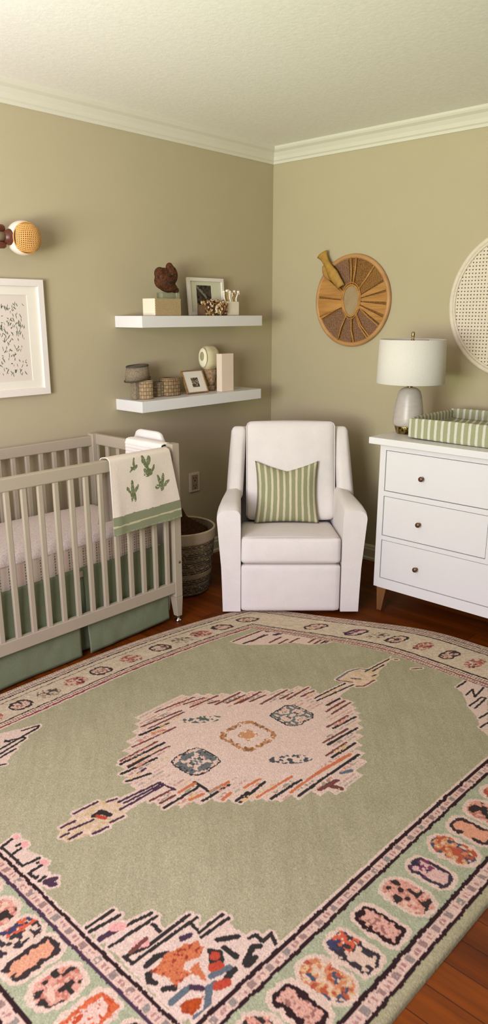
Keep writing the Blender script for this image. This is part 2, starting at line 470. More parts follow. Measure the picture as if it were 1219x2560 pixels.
RUG_BLOBS = [
('org',[(-2.821,-2.081),(-2.793,-2.076),(-2.763,-2.069),(-2.721,-2.077),(-2.688,-2.096),(-2.687,-2.122),(-2.713,-2.13),(-2.746,-2.119),(-2.762,-2.129),(-2.758,-2.156),(-2.774,-2.15),(-2.805,-2.151),(-2.803,-2.123),(-2.814,-2.101)]),
('org',[(-2.756,-2.14),(-2.724,-2.138),(-2.734,-2.155),(-2.751,-2.19),(-2.755,-2.175)]),
('rst',[(-2.828,-2.194),(-2.811,-2.191),(-2.782,-2.214),(-2.806,-2.23),(-2.826,-2.23),(-2.839,-2.216)]),
]
RUG_MEDAL = [(-2.346,-1.362),(-2.187,-1.262),(-2.077,-1.177),(-1.99,-1.182),(-1.895,-1.174),(-1.825,-1.242),(-1.799,-1.291),(-1.734,-1.328),(-1.681,-1.393),(-1.607,-1.453),(-1.549,-1.481),(-1.549,-1.548),(-1.538,-1.616),(-1.514,-1.693),(-1.583,-1.766),(-1.639,-1.822),(-1.711,-1.87),(-1.782,-1.938),(-1.834,-1.983),(-1.901,-1.992),(-2.004,-2.012),(-2.042,-1.964),(-2.107,-1.929),(-2.163,-1.887),(-2.247,-1.797),(-2.322,-1.732),(-2.415,-1.671),(-2.427,-1.62),(-2.427,-1.524),(-2.406,-1.435)]
RUG_LLP = [(-2.717,-1.546),(-2.687,-1.506),(-2.62,-1.488),(-2.6,-1.477),(-2.532,-1.495),(-2.495,-1.52),(-2.507,-1.58),(-2.532,-1.607),(-2.597,-1.604),(-2.642,-1.599),(-2.705,-1.576)]
RUG_URP = [(-1.408,-1.53),(-1.32,-1.509),(-1.263,-1.524),(-1.239,-1.555),(-1.098,-1.539),(-1.06,-1.534),(-1.117,-1.563),(-1.232,-1.6),(-1.26,-1.622),(-1.324,-1.642),(-1.386,-1.642),(-1.404,-1.625),(-1.385,-1.591),(-1.402,-1.556)]
RUG_CONA = [(-2.501,-1.522),(-2.336,-1.546),(-2.342,-1.619),(-2.358,-1.593),(-2.517,-1.593)]
RUG_CONB = [(-1.599,-1.565),(-1.411,-1.568),(-1.393,-1.61),(-1.598,-1.643)]
RUG_NEAR = [(-2.845,-1.864),(-2.766,-1.866),(-2.765,-1.901),(-2.79,-1.914),(-2.773,-1.932),(-2.704,-1.947),(-2.705,-1.978),(-2.727,-2.012),(-2.642,-2.018),(-2.64,-2.052),(-2.66,-2.07),(-2.588,-2.075),(-2.6,-2.142),(-2.593,-2.175),(-2.57,-2.179),(-2.575,-2.204),(-2.547,-2.204),(-2.562,-2.242),(-2.616,-2.265),(-2.851,-2.23),(-2.853,-2.2)]
RUG_LC = [(-2.792,-1.439),(-2.789,-1.464),(-2.789,-1.491),(-2.805,-1.509),(-2.791,-1.561),(-2.789,-1.596),(-2.808,-1.631),(-2.803,-1.677),(-2.832,-1.694),(-2.85,-1.666),(-2.874,-1.498),(-2.846,-1.448)]
RUG_LC2 = [(-2.489,-0.92),(-2.412,-0.946),(-2.352,-0.968),(-2.364,-0.986),(-2.448,-1.013),(-2.526,-1.052),(-2.606,-1.108),(-2.625,-1.105)]
RUG_RC = [(-1.135,-1.898),(-1.04,-1.894),(-1.008,-1.971),(-1.378,-2.181),(-1.351,-2.133),(-1.29,-2.094),(-1.242,-2.024),(-1.168,-1.96)]
RUG_FC = [(-1.277,-0.968),(-1.041,-0.934),(-0.928,-0.956),(-0.913,-1.044),(-0.943,-1.132),(-0.986,-1.274),(-1.036,-1.279),(-1.138,-1.215),(-1.153,-1.138),(-1.226,-1.091),(-1.284,-1.013)]

# ---------------------------------------------------------------- the room
CEIL = 2.44
def struct(name, bm, mat, **k):
    return tag(obj(name, bm, mat, **k), kind='structure')
struct('floor', B((-5.2, 0.1, -5.2, 0.1, -0.1, 0)), M['floor'])
struct('ceiling', B((-5.2, 0.1, -5.2, 0.1, CEIL, CEIL + 0.1)), M['ceiling'])
struct('wall_left', B((-5.2, 0.1, 0, 0.1, 0, CEIL)), M['wall'])
struct('wall_right', B((0, 0.1, -5.2, 0, 0, CEIL)), M['wall'])
CROWN = [(0, -.088), (.008, -.088), (.008, -.074), (.016, -.068), (.022, -.050), (.036, -.030), (.052, -.020), (.058, -.012), (.058, 0), (0, 0)]
def crown(name, axis):
    pts = [(-d, CEIL + z) for d, z in CROWN]
    bm = prism(pts, -5.2, 0, 'xz' if axis == 'y' else 'yz')
    # mitre the inner corner
    for v in bm.verts:
        if axis == 'y' and v.co.y > -1: v.co.y = v.co.x
        if axis == 'x' and v.co.x > -1: v.co.x = v.co.y
    return struct(name, bm, M['trim'])
crown('trim_1', 'x'); crown('trim_2', 'y')
BASE = [(0, 0), (-.024, 0), (-.024, .014), (-.016, .022), (-.016, .068), (-.012, .076), (-.012, .086), (-.006, .096), (0, .096)]
def baseboard(name, axis):
    bm = prism(BASE, -5.2, 0, 'xz' if axis == 'y' else 'yz')
    for v in bm.verts:
        if axis == 'y' and v.co.y > -1: v.co.y = v.co.x
        if axis == 'x' and v.co.x > -1: v.co.x = v.co.y
    return struct(name, bm, M['trim'])
baseboard('baseboard_left', 'x'); baseboard('baseboard_right', 'y')

# ---------------------------------------------------------------- rug
PAL = dict(fld=(162, 157, 123), pnk=(212, 187, 168), pnk2=(222, 160, 150), drk=(50, 46, 42), mar=(112, 66, 58), pur=(72, 50, 66), org=(194, 112, 72),
           rst=(168, 72, 30), red=(178, 70, 50), blu=(94, 104, 108), brn=(48, 30, 30), bei=(202, 186, 156), sage=(160, 164, 132))
def build_rug():
    a0, a1, b0, b1 = -3.15, -0.69, -2.545, -0.655
    na, nb = 880, 680
    A1 = np.linspace(a0, a1, na); B1 = np.linspace(b0, b1, nb)
    A, Bc = np.meshgrid(A1, B1)          # rows follow b
    col = np.empty(A.shape + (3,)); col[:] = PAL['fld']
    # woven edge wobble
    Aw = A + 0.0035 * vnoise(A, Bc, 0.012, 1) + 0.002 * vnoise(A, Bc, 0.005, 2)
    Bw = Bc + 0.0030 * vnoise(A, Bc, 0.012, 3) + 0.002 * vnoise(A, Bc, 0.005, 4)
    Ah = A + .5 * (Aw - A); Bh = Bc + .4 * (Bw - Bc)
    n1 = vnoise(A, Bc, 0.011, 5); n2 = vnoise(A, Bc, 0.007, 6); n3 = vnoise(A, Bc, 0.02, 8); n4 = vnoise(A, Bc, 0.014, 9)
    # abrash of the plain field: soft tone drift
    r45 = (A + Bc) * .7; q45 = (A - Bc) * .7
    dr = vnoise(A, Bc, 0.35, 10) * 4 + vnoise(A, Bc, 0.05, 11) * 2 + vnoise(r45 / 9, q45, 0.012, 12) * 4
    col += dr[..., None]
    def put(mask, c): col[mask] = PAL[c] if isinstance(c, str) else c
    def win(l, pad):
        xs = [p[0] for p in l]; ys = [p[1] for p in l]
        i0, i1 = np.searchsorted(A1, [min(xs) - pad, max(xs) + pad]); j0, j1 = np.searchsorted(B1, [min(ys) - pad, max(ys) + pad])
        return slice(j0, j1), slice(i0, i1)
    def stroke(l, w, c):
        s = win(l, w + .01); d = np.full(A[s].shape, 9.)
        for p, q in zip(l, l[1:]): d = np.minimum(d, seg_dist(Ah[s], Bh[s], p, q))
        sub = col[s]; m = d < w
        sub[m] = PAL[c]; 
    def poly(l, c):
        s = win(l, .02); m = in_poly(Aw[s], Bw[s], l); col[s][m] = PAL[c]
    # medallion, pendants and spandrels
    row = .034; Bq = np.floor(Bc / row) * row + row / 2      # the medallion's outline steps row by row
    mm = in_poly(np.floor(Aw / .012) * .012, Bq, RUG_MEDAL); put(mm, 'pnk')
    r = random.Random(3)
    for k in range(int(1.0 / .0165)):      # faint coloured bars along both ends of every row
        b = -2.08 + k * .0165; j = int(np.searchsorted(B1, b)); xs = np.nonzero(mm[j])[0]
        if len(xs) < 20: continue
        for end in (0, 1):
            L = r.uniform(.07, .17); x0 = A1[xs[0]] + .012 if end == 0 else A1[xs[-1]] - .012 - L
            s = win([(x0, b - .004), (x0 + L, b + .004)], 0)
            m = (n2[s] > -.35) & (np.abs(Bh[s] - b) < .0042); col[s][m] = r.choice([(196, 152, 138), (200, 168, 146), (188, 142, 130), (206, 176, 140), (172, 160, 138), (202, 150, 122)])
    for l in (RUG_CONA, RUG_CONB, RUG_LLP, RUG_URP, RUG_NEAR, RUG_LC, RUG_LC2, RUG_RC, RUG_FC): poly(l, 'pnk')
    for c, w, l in RUG_STROKES: stroke(l, w / 2000 + .009, 'pnk')
    tint = in_poly(A, Bc, RUG_LLP) | in_poly(A, Bc, RUG_URP)
    col[tint] = np.array((206, 180, 148)) + n1[tint][:, None] * np.array((14, 12, 22))
    for c, w, l in RUG_STROKES: stroke(l, w / 2000 + .0016, c)
    # flecks of colour beside the medallion's stripes
    for k, (c, w, l) in enumerate(RUG_STROKES[:60]):
        if len(l) != 2 or c == 'pur': continue
        off = 0.014 * (1 if k % 2 else -1); m0 = ((l[0][0] + l[1][0]) / 2, (l[0][1] + l[1][1]) / 2 + off)
        h = 0.32 * (l[1][0] - l[0][0]); s = win([(m0[0] - h, m0[1]), (m0[0] + h, m0[1])], .01)
        m = (np.abs(A[s] - m0[0]) < abs(h)) & (np.abs(Bc[s] - m0[1]) < .006) & (n2[s] > 0.05)
        col[s][m] = ((196, 140, 120), (150, 140, 118), (206, 170, 120))[k % 3]
    for c, l in RUG_BLOBS:
        poly(l, c); s = win(l, .01); m = in_poly(Aw[s], Bw[s], l) & (n2[s] > 0.45); col[s][m] = (150, 58, 40)
    def rrect(ca, cb, ha, hb, r):
        qa = np.abs(Aw - ca) - (ha - r); qb = np.abs(Bw - cb) - (hb - r)
        return np.hypot(np.maximum(qa, 0), np.maximum(qb, 0)) + np.minimum(np.maximum(qa, qb), 0) - r
    def motif(ca, cb, h, line, tones, ring=0.014):
        d = rrect(ca, cb, h, h, h * .55); ins = d < 0
        cl = np.array(tones)
        u = A - ca; v = Bc - cb
        # symmetric flower pattern: fold the noise over both axes
        f = vnoise(np.abs(u) * 1.0, np.abs(v) * 1.0, 0.011, int(abs(ca) * 1000)); g = vnoise(np.abs(u), np.abs(v), 0.006, 77)
        put(ins, 'pnk'); put(ins & (f > 0.22), tuple(cl[0])); put(ins & (f < -0.3), tuple(cl[1])); put(ins & (g > 0.5), tuple(cl[2]))
        put(ins & (d > -ring) & (g > -.2), tuple(cl[0]))
        if line: put((d > -.005) & (d < 0), line)
    motif(-1.958, -1.578, .083, None, [(180, 124, 80), (218, 194, 164), (202, 158, 108)], .014)
    d = rrect(-1.958, -1.578, .083, .083, .045); put((d < -.02) & (d > -.055), 'pnk')
    put((np.hypot(A + 1.958, Bc + 1.578) < .024 + .012 * n1), (192, 138, 96))
    put((d < 0) & (d > -.022) & (n2 > .3), (132, 96, 66))
    motif(-2.192, -1.558, .068, 'drk', [(104, 108, 104), (214, 176, 150), (62, 62, 60)], .006)
    motif(-1.747, -1.599, .066, 'drk', [(108, 110, 106), (214, 180, 156), (72, 66, 62)], .006)
    for ca, cb, c in ((-1.98, -1.383, (84, 96, 84)), (-1.967, -1.779, (74, 76, 78))):
        u = A - ca; v = Bc - cb; e = (u * 1 - v * 0.9) / 1.345; f_ = (u * 0.9 + v) / 1.345
        ins = (e / .075) ** 2 + (f_ / .026) ** 2 < 1
        put(ins & (vnoise(A, Bc, 0.0085, int(-ca * 900)) > 0.12), c)
    # ---- borders: distance from each side over that side's border width
    sides = dict(NR=(Bc - b0, .305, A), FL=(b1 - Bc, .245, A), FR=(a1 - A, .365, Bc), NL=(A - a0, .297, Bc))
    names = list(sides); st = np.stack([sides[k][0] / sides[k][1] for k in names]); who = st.argmin(0); inb = st.min(0) < 1
    bands = {'NR': [(.029, 'edge'), (.039, 'brn'), (.068, 'sq'), (.080, 'brn'), (.252, 'gnd'), (.262, 'brn'), (.285, 'sq'), (.297, 'brn'), (.305, 'pnk')],
             'NL': [(.027, 'edge'), (.037, 'brn'), (.068, 'sq'), (.080, 'brn'), (.244, 'gnd'), (.254, 'pur'), (.281, 'sq'), (.291, 'brn'), (.297, 'pnk')],
             'FL': [(.010, 'bei'), (.024, 'dot'), (.052, 'dot'), (.058, 'brn'), (.080, 'bei'), (.084, 'mar'), (.200, 'gnd2'), (.206, 'brn'), (.228, 'dot'), (.237, 'red2'), (.245, 'pnk')],
             'FR': [(.012, 'bei'), (.040, 'dot'), (.046, 'brn'), (.082, 'dot'), (.090, 'brn'), (.290, 'gnd2'), (.300, 'brn'), (.330, 'dot'), (.338, 'red2'), (.356, 'dot'), (.361, 'mar'), (.365, 'pnk')]}
    wob = 0.0022 * vnoise(A, Bc, 0.02, 21) + .0014 * vnoise(A, Bc, 0.006, 22)
    for k, nm in enumerate(names):
        dist, wd, al = sides[nm]; sel = inb & (who == k); lo = 0.0
        dw = dist + wob
        for hi, c in bands[nm]:
            m = sel & (dw >= lo) & (dw < hi); mid = (lo + hi) / 2
            if c == 'sq':
                put(m, (208, 178, 158)); cell = np.floor(al / .030).astype(int); fr = al / .030 - cell
                h = (cell * 7919 % 13) / 13.0; hw = (hi - lo)
                blk = (np.abs(fr - .5) < .30) & (np.abs(dw - mid) < hw * .36)
                one = m & blk & (cell % 2 == 0) & (n1 > -.55); t = h[..., None]
                col[one] = (np.array((150, 118, 108)) * (1 - t) + np.array((138, 134, 122)) * t)[one]
                two = m & (cell % 2 == 1) & (np.abs(np.abs(fr - .5) - .2) < .12) & (np.abs(dw - mid) < hw * .25) & (n1 > -.4); put(two, (170, 126, 116))
            elif c == 'dot':
                put(m, (204, 180, 156)); cell = np.floor(al / .012).astype(int); fr = al / .012 - cell
                put(m & (np.abs(fr - .5) < .22) & (np.abs(dw - mid) < (hi - lo) * .28), (124, 96, 84))
            elif c == 'gnd':
                put(m, 'sage'); col[m] += (n3[m] * 6)[:, None]
            elif c == 'gnd2':
                put(m, (200, 182, 154)); col[m] += (n1[m] * 12)[:, None]
            elif c == 'edge': put(m, (164, 158, 122))
            elif c == 'red2': put(m, (128, 52, 58))
            else: put(m, c)
            lo = hi
    # ---- border medallions
    def bmed(ca, cb, ha, hb, kind, halo=.013, seed=0):
        r = min(ha, hb)
        ia = slice(*np.searchsorted(A1, [ca - ha - .04, ca + ha + .04])); ja = slice(*np.searchsorted(B1, [cb - hb - .04, cb + hb + .04])); s = (ja, ia)
        if A[s].size == 0: return
        aw, bw = Aw[s], Bw[s]; N1, N2, N4 = n1[s], n2[s], n4[s]; sub = col[s]
        rad = r * (.55 if kind in ('dark', 'frame', 'split', 'peach') else .98)
        qa = np.abs(aw - ca) - (ha - rad); qb = np.abs(bw - cb) - (hb - rad)
        d = np.hypot(np.maximum(qa, 0), np.maximum(qb, 0)) + np.minimum(np.maximum(qa, qb), 0) - rad
        d = d + .003 * N4
        if halo: sub[(d < halo)] = (210, 184, 162)
        i = d < 0
        core = d < -r * .38 - .006 * N1
        if kind == 'dark':
            sub[i] = PAL['brn']; sub[core] = (206, 158, 136); sub[core & (N2 > .45)] = (150, 104, 92)
        elif kind == 'peach':
            sub[i] = (58, 48, 46); sub[core] = (210, 150, 116); sub[i & (aw - ca < -ha * .1) & (np.abs(bw - cb) < hb * .25)] = (210, 150, 116)
        elif kind == 'frame':
            sub[i] = (196, 98, 58); sub[core] = (216, 180, 160); sub[i & (N2 > .5)] = (180, 74, 40)
        elif kind == 'frame2':
            sub[i] = (66, 52, 46); c2 = d < -r * .30; sub[c2] = (206, 176, 152); sub[c2 & (N2 > .3)] = (150, 108, 92); sub[c2 & (N4 > .55)] = (70, 56, 52)
        elif kind == 'blot':
            sub[i] = (204, 150, 128); sub[i & (N2 > .2)] = (180, 112, 92); sub[i & (N4 > .22)] = (54, 46, 40); sub[i & (N4 < -.55)] = (214, 176, 150)
        elif kind == 'orange':
            sub[i] = (194, 124, 84); sub[i & (N2 > .2)] = (204, 166, 116); sub[i & (N4 > .32)] = (72, 78, 92); sub[i & (N1 < -.35)] = (170, 84, 58); sub[i & (N1 > .45)] = (208, 178, 148)
        elif kind == 'split':
            sub[i] = (208, 180, 156); lf = i & (aw - ca < 0); sub[i & (N4 > .05)] = (60, 54, 54); sub[i & (d > -.010) & (N1 > -.3)] = (56, 48, 50)
            q = i & (bw - cb > hb * .1) & (N2 > -.2) & (aw - ca > -ha * .2); sub[q] = (196, 92, 62); sub[i & (bw - cb > hb * .45) & (N1 > .1)] = (62, 62, 86)
        elif kind == 'plum':
            sub[i] = (206, 170, 154); sub[i & (d > -.012)] = (60, 52, 58); sub[i & (bw - cb > 0) & (N2 > .0)] = (120, 58, 86); sub[i & (bw - cb > 0) & (N4 > .4)] = (54, 48, 60)
        elif kind == 'red':
            sub[i & (N4 > -.35)] = (164, 98, 84); sub[i & (N2 > .3)] = (206, 168, 146); sub[i & (N1 > .5)] = (104, 56, 54)
        elif kind == 'sprig':
            sub[i & (N2 > .1)] = (150, 128, 108); sub[i & (N4 > .35)] = (88, 76, 66)
    for ca, k in ((-3.0, 'blot'), (-2.87, 'orange'), (-2.76, 'blot'), (-2.654, 'dark'), (-2.561, 'orange'), (-2.459, 'split'), (-2.349, 'dark'), (-2.221, 'blot'), (-2.106, 'plum'), (-1.987, 'orange'), (-1.877, 'peach'),
                  (-1.773, 'blot'), (-1.665, 'orange'), (-1.56, 'dark'), (-1.45, 'blot'), (-1.34, 'split'), (-1.23, 'dark'), (-1.12, 'orange'), (-1.0, 'blot')):
        oval = k in ('blot', 'orange'); bmed(ca, -2.385, .040 if oval else .034, .066 if oval else .062, k, .012)
    for cb, k in ((-1.25, 'dark'), (-1.36, 'blot'), (-1.465, 'dark'), (-1.57, 'orange'), (-1.668, 'blot'), (-1.763, 'split'), (-1.85, 'peach'), (-1.957, 'blot'), (-2.07, 'frame'), (-2.18, 'dark'), (-2.29, 'orange')):
        bmed(-2.985, cb, .064 if k != 'blot' else .058, .034 if k != 'blot' else .042, k, .012)
    for ca, k in ((-3.0, 'frame2'), (-2.86, 'red'), (-2.72, 'frame2'), (-2.58, 'sprig'), (-2.44, 'red'), (-2.292, 'frame2'), (-2.15, 'sprig'), (-2.004, 'red'), (-1.86, 'frame2'), (-1.68, 'red'), (-1.50, 'frame2'), (-1.36, 'sprig'), (-1.235, 'red'),
                  (-1.10, 'frame2'), (-.93, 'frame2')):
        bmed(ca, -.797, .050, .036, k, 0)
    for cb, k in ((-1.07, 'frame2'), (-1.243, 'plum'), (-1.337, 'sprig'), (-1.425, 'frame2'), (-1.559, 'red'), (-1.698, 'frame2'), (-1.827, 'red'), (-1.96, 'frame2'), (-2.09, 'red'), (-2.2, 'frame2')):
        bmed(-.885, cb, .056, .034, k, 0)
    # yarn speckle over everything
    col *= (1 + 0.05 * RNG.standard_normal(A.shape))[..., None]
    col = np.clip(col, 8, 250)
    # ---- lay it on the floor: the far edges pull in towards the chair
    w = (Bc - b0) / (b1 - b0)
    t = np.maximum(0, Bc + 1.6); off = np.where(t < .33, .75 * t * t, .0817 + .495 * (t - .33))
    X = a0 + (A - a0) / (a1 - a0) * (a1 - off - a0)
    Yb = -2.545 - .035 * (X + 2.2); Yt = -.652 - .14 * np.maximum(0, X + 2.1) ** 2
    Y = Yb + w * (Yt - Yb)
    e = np.minimum.reduce([A - a0, a1 - A, Bc - b0, b1 - Bc]); q = np.clip(e / .016, 0, 1)
    Z = 0.0008 + 0.012 * np.sqrt(np.clip(1 - (1 - q) ** 2, 0, 1)) + .0006 * vnoise(A, Bc, .3, 31)
    o = grid('area_rug', np.stack([X, Y, Z], -1), col, m_painted('wool_pile', 0.98, 260, 0.6, 0.16))
    return tag(o, 'sage green area rug with a pink stepped medallion and wide ornamental border', 'rug')
build_rug()

# ---------------------------------------------------------------- glider armchair
def build_chair():
    t = thing('glider_armchair', 'cream upholstered glider armchair with wing back standing in the corner', 'armchair', (-1.006, -1.002, 0), math.radians(-47.31))
    L, PP = M['linen'], M['linen_pipe']
    obj('swivel_base', lathe([(0, 0), (.2, 0), (.2, .012), (.05, .02), (.05, .05), (0, .05)], 40, 0.0, .42), M['dark'], t, True)
    obj('base_frame', B((-.27, .27, .06, .62, .03, .275)), L, t, bevel=.012)
    bm = cushion(.498, .09, .248, .016, 12, (0, .006, 0)); bmesh.ops.translate(bm, vec=(-.002, .040, .146), verts=bm.verts)
    obj('front_panel', bm, L, t, True)
    # arms: loft of a flared section with a rounded top
    for s in (-1, 1):
        bm = bmesh.new(); secs = []
        for v, flare, top in ((-.004, 1, .548), (.02, 1, .560), (.10, .92, .566), (.25, .66, .568), (.40, .34, .566), (.55, .15, .560)):
            ot = .322 + .046 * flare; ob = .334 + .008 * flare; inn = .252
            prof = [(inn, .022), (ob, .022), (ob + .002, .12), (ob + .25 * (ot - ob), .26), (ob + .62 * (ot - ob), .38), (ot - .003, .47), (ot, .505)]
            for k in range(1, 8):
                a = math.pi * .5 * k / 8
                prof.append((ot - .038 + .038 * math.cos(a), top - .040 + .040 * math.sin(a)))
            prof += [(ot - .055, top + .003), (inn + .03, top + .004)]
            for k in range(1, 6):
                a = math.pi * .5 * k / 6
                prof.append((inn + .03 - .030 * math.sin(a), top - .028 + .032 * math.cos(a)))
            prof += [(inn - .001, .46), (inn - .001, .30)]
            secs.append([bm.verts.new((s * a, v, b)) for a, b in prof])
        for a, b in zip(secs, secs[1:]):
            for k in range(len(a)): bm.faces.new((a[k], a[(k + 1) % len(a)], b[(k + 1) % len(a)], b[k]))
        bm.faces.new(secs[0]); bm.faces.new(secs[-1][::-1])
        o = obj('arm', bm, L, t, bevel=.020, seg=5); o.modifiers['bevel'].angle_limit = math.radians(50)
    # tilted seat cushion
    rot = Matrix.Rotation(math.radians(-6), 4, 'X')
    bm = cushion(.498, .47, .135, .022, 16, (0, .010, .016)); bmesh.ops.transform(bm, matrix=Matrix.Translation((-.003, .226, .322)) @ rot, verts=bm.verts)
    obj('seat_cushion', bm, L, t, True)
    bm = bmesh.new()
    for z, y in ((.064, -.226), (-.060, -.228)):
        add_tube(bm, [(-.238, y + .006, z), (-.2, y, z + .003), (0, y - .004, z + .006), (.2, y, z + .003), (.238, y + .006, z)], .0035, 8)
    bmesh.ops.transform(bm, matrix=Matrix.Translation((-.003, .226, .322)) @ rot, verts=bm.verts)
    obj('seat_piping', bm, PP, t, True)
    # back cushion, reclined
    rb = Matrix.Translation((.018, .505, .640)) @ Matrix.Rotation(math.radians(-13), 4, 'X')
    bm = cushion(.482, .15, .535, .030, 18, (0, .022, .008)); bmesh.ops.transform(bm, matrix=rb, verts=bm.verts)
    obj('back_cushion', bm, L, t, True)
    bm = bmesh.new()
    pts = []
    for k in range(0, 41):
        u = k / 40 * 4 - 2
    x, z, r = .238, .262, .022
    ring = [(-x, -.24), (-x, z - r), (-x + .007, z - .007), (-x + r, z), (x - r, z), (x - .007, z - .007), (x, z - r), (x, -.24)]
    add_tube(bm, [(a, -.066, b) for a, b in ring], .0035, 8)
    bmesh.ops.transform(bm, matrix=rb, verts=bm.verts); obj('back_piping', bm, PP, t, True)
    rbk = Matrix.Rotation(math.radians(-13), 4, 'X')
    bm = cushion(.62, .13, .66, .03, 10); bmesh.ops.transform(bm, matrix=Matrix.Translation((.012, .645, .53)) @ rbk, verts=bm.verts)
    obj('back_shell', bm, L, t, True)
    for s in (-1, 1):
        def fn(p, s=s):
            k = (p.z + .19) / .38      # 0 at the arm, 1 at the top
            return (p.x * (1.06 - .12 * k) + s * (.024 * (1 - k)), p.y * (1.25 - .45 * k) - .02 * (1 - k), p.z)
        bm = cushion(.084, .20, .40, .026, 12, (.003, .008, .004), fn)
        bmesh.ops.transform(bm, matrix=Matrix.Translation((.015 + s * .278, .555, .672)) @ Matrix.Rotation(math.radians(-13), 4, 'X'), verts=bm.verts)
        obj('wing', bm, L, t, True)
    return t
build_chair()

def build_pillow():
    n = 41; s = np.linspace(-1, 1, n); S, Tt = np.meshgrid(s, s)
    P = []
    for side in (-1, 1):
        x = S * (.172 - .014 * (1 - Tt ** 2)) * (1 - .015 * Tt)
        z = Tt * (.168 - .010 * (1 - S ** 2)) - .048 * np.clip((Tt + .2) / 1.2, 0, 1) ** 2 * (1 - np.abs(S)) ** .9
        th = .062 * np.clip((1 - np.abs(S) ** 2.6), 0, 1) ** .6 * np.clip((1 - np.abs(Tt) ** 2.6), 0, 1) ** .6
        th *= 1 - .25 * np.exp(-((S) / .35) ** 2) * np.clip(Tt, 0, 1)
        P.append(np.stack([x, side * th, z], -1))
    allp = np.concatenate([P[0], P[1][::-1]], 0)
    u = np.concatenate([S, S[::-1]], 0) * .172; v = np.concatenate([Tt, Tt[::-1]], 0)
    o = grid('throw_pillow', allp, None, m_stripe('green_cream_stripe', rgb(150, 149, 112), rgb(210, 200, 172), .0345, .62), None, uv=np.stack([u + .172 + .008, v], -1))
    me = o.data; bm = bmesh.new(); bm.from_mesh(me); bmesh.ops.remove_doubles(bm, verts=bm.verts, dist=.0004); bmesh.ops.recalc_face_normals(bm, faces=bm.faces); bm.to_mesh(me); bm.free()
    yaw = math.radians(-47.31)
    u_, v_, z_ = -.006, .372, .552
    c, sn = math.cos(yaw), math.sin(yaw)
    o.location = (-1.006 + c * u_ - sn * v_, -1.002 + sn * u_ + c * v_, z_)
    o.rotation_euler = (math.radians(-12), 0, yaw)
    return tag(o, 'green and cream striped throw pillow propped on the armchair seat', 'pillow')
build_pillow()

# ---------------------------------------------------------------- crib
def mesh_child(name, me, mat, parent, loc, bevel=0):
    o = bpy.data.objects.new(name, me); C.objects.link(o); o.parent = parent; o.location = loc
    if bevel:
        b = o.modifiers.new('bevel', 'BEVEL'); b.width = bevel; b.segments = 2; b.limit_method = 'ANGLE'; b.harden_normals = True
    return o
def build_crib():
    t = thing('crib', 'greige slatted baby crib along the left wall', 'crib', (-1.42, -.655, 0))
    m = M['crib']
    X0, X1, Y0, Y1 = -1.38, 0.0, 0.0, 0.615       # local: right end at x=0, front face at y=0
    def leg(x0, x1, y0, y1, front):
        bm = B((x0, x1, y0, y1, .135 if front else .0, .895 if front else .884))
        o = obj('corner_post', bm, m, t, bevel=.004)
        if front:
            cx, cy = (x0 + x1) / 2, (y0 + y1) / 2
            lo = bmesh.new()
            w, d = (x1 - x0) / 2, (y1 - y0) / 2
            a = [lo.verts.new((cx + sx * w * .62 + w * .3 * (1 if x1 >= 0 else -1), cy + sy * d * .7, .03)) for sx, sy in ((-1, -1), (1, -1), (1, 1), (-1, 1))]
            b = [lo.verts.new((cx + sx * w, cy + sy * d, .135)) for sx, sy in ((-1, -1), (1, -1), (1, 1), (-1, 1))]
            lo.faces.new(a[::-1]); lo.faces.new(b)
            for k in range(4): lo.faces.new((a[k], a[(k + 1) % 4], b[(k + 1) % 4], b[k]))
            lg = obj('leg', lo, m, t, bevel=.002)
            fx = cx + w * .3 * (1 if x1 >= 0 else -1)
            obj('glide_foot', lathe([(0, .001), (.017, .001), (.018, .008), (.007, .012), (.006, .031), (0, .031)], 20, fx, cy), M['chrome'], t, True)
    leg(-.045, 0, 0, .045, True); leg(X0, X0 + .045, 0, .045, True)
    leg(-.075, -.03, .575, .615, False); leg(X0, X0 + .045, .575, .615, False)
    obj('bolt_cap', lathe([(0, 0), (.006, 0), (.006, .002), (0, .003)], 16), M['knob'], t, True).matrix_local = Matrix.Translation((-.018, -.001, .315)) @ Matrix.Rotation(math.pi / 2, 4, 'X')
    obj('front_top_rail', B((X0 + .03, -.02, .004, .034, .820, .874)), m, t, bevel=.006)
    obj('front_bottom_rail', B((X0 + .03, -.02, .003, .028, .160, .215)), m, t, bevel=.004)
    obj('back_top_rail', B((X0 + .03, -.05, .585, .612, .820, .873)), m, t, bevel=.006)
    obj('back_bottom_rail', B((X0 + .03, -.05, .585, .610, .17, .225)), m, t, bevel=.004)
    obj('end_top_rail', B((-.055, -.028, .03, .59, .826, .882)), m, t, bevel=.006)
    obj('end_bottom_rail', B((-.053, -.03, .03, .59, .165, .22)), m, t, bevel=.004)
    obj('end_top_rail', B((X0 + .01, X0 + .037, .03, .59, .826, .882)), m, t, bevel=.006)
    bm = B((-.0125, .0125, -.008, .008, 0, .63)); me = bpy.data.meshes.new('slat'); bm.to_mesh(me); bm.free(); me.materials.append(m)
    for k in range(17): mesh_child('slat', me, m, t, (-.154 - .0727 * k, .016, .202), .005)
    mesh_child('slat', me, m, t, (-.082, .016, .202), .005)
    for k in range(16): mesh_child('slat', me, m, t, (-.143 - .0745 * k, .598, .202), .005)
    me2 = me.copy(); me2.transform(Matrix.Rotation(math.pi / 2, 4, 'Z'))
    for k in range(7): mesh_child('slat', me2, m, t, (-.0415, .586 - .088 * k - .0, .205), .005)
    obj('mattress_support', B((X0 + .05, -.06, .05, .57, .37, .395)), m, t)
build_crib()

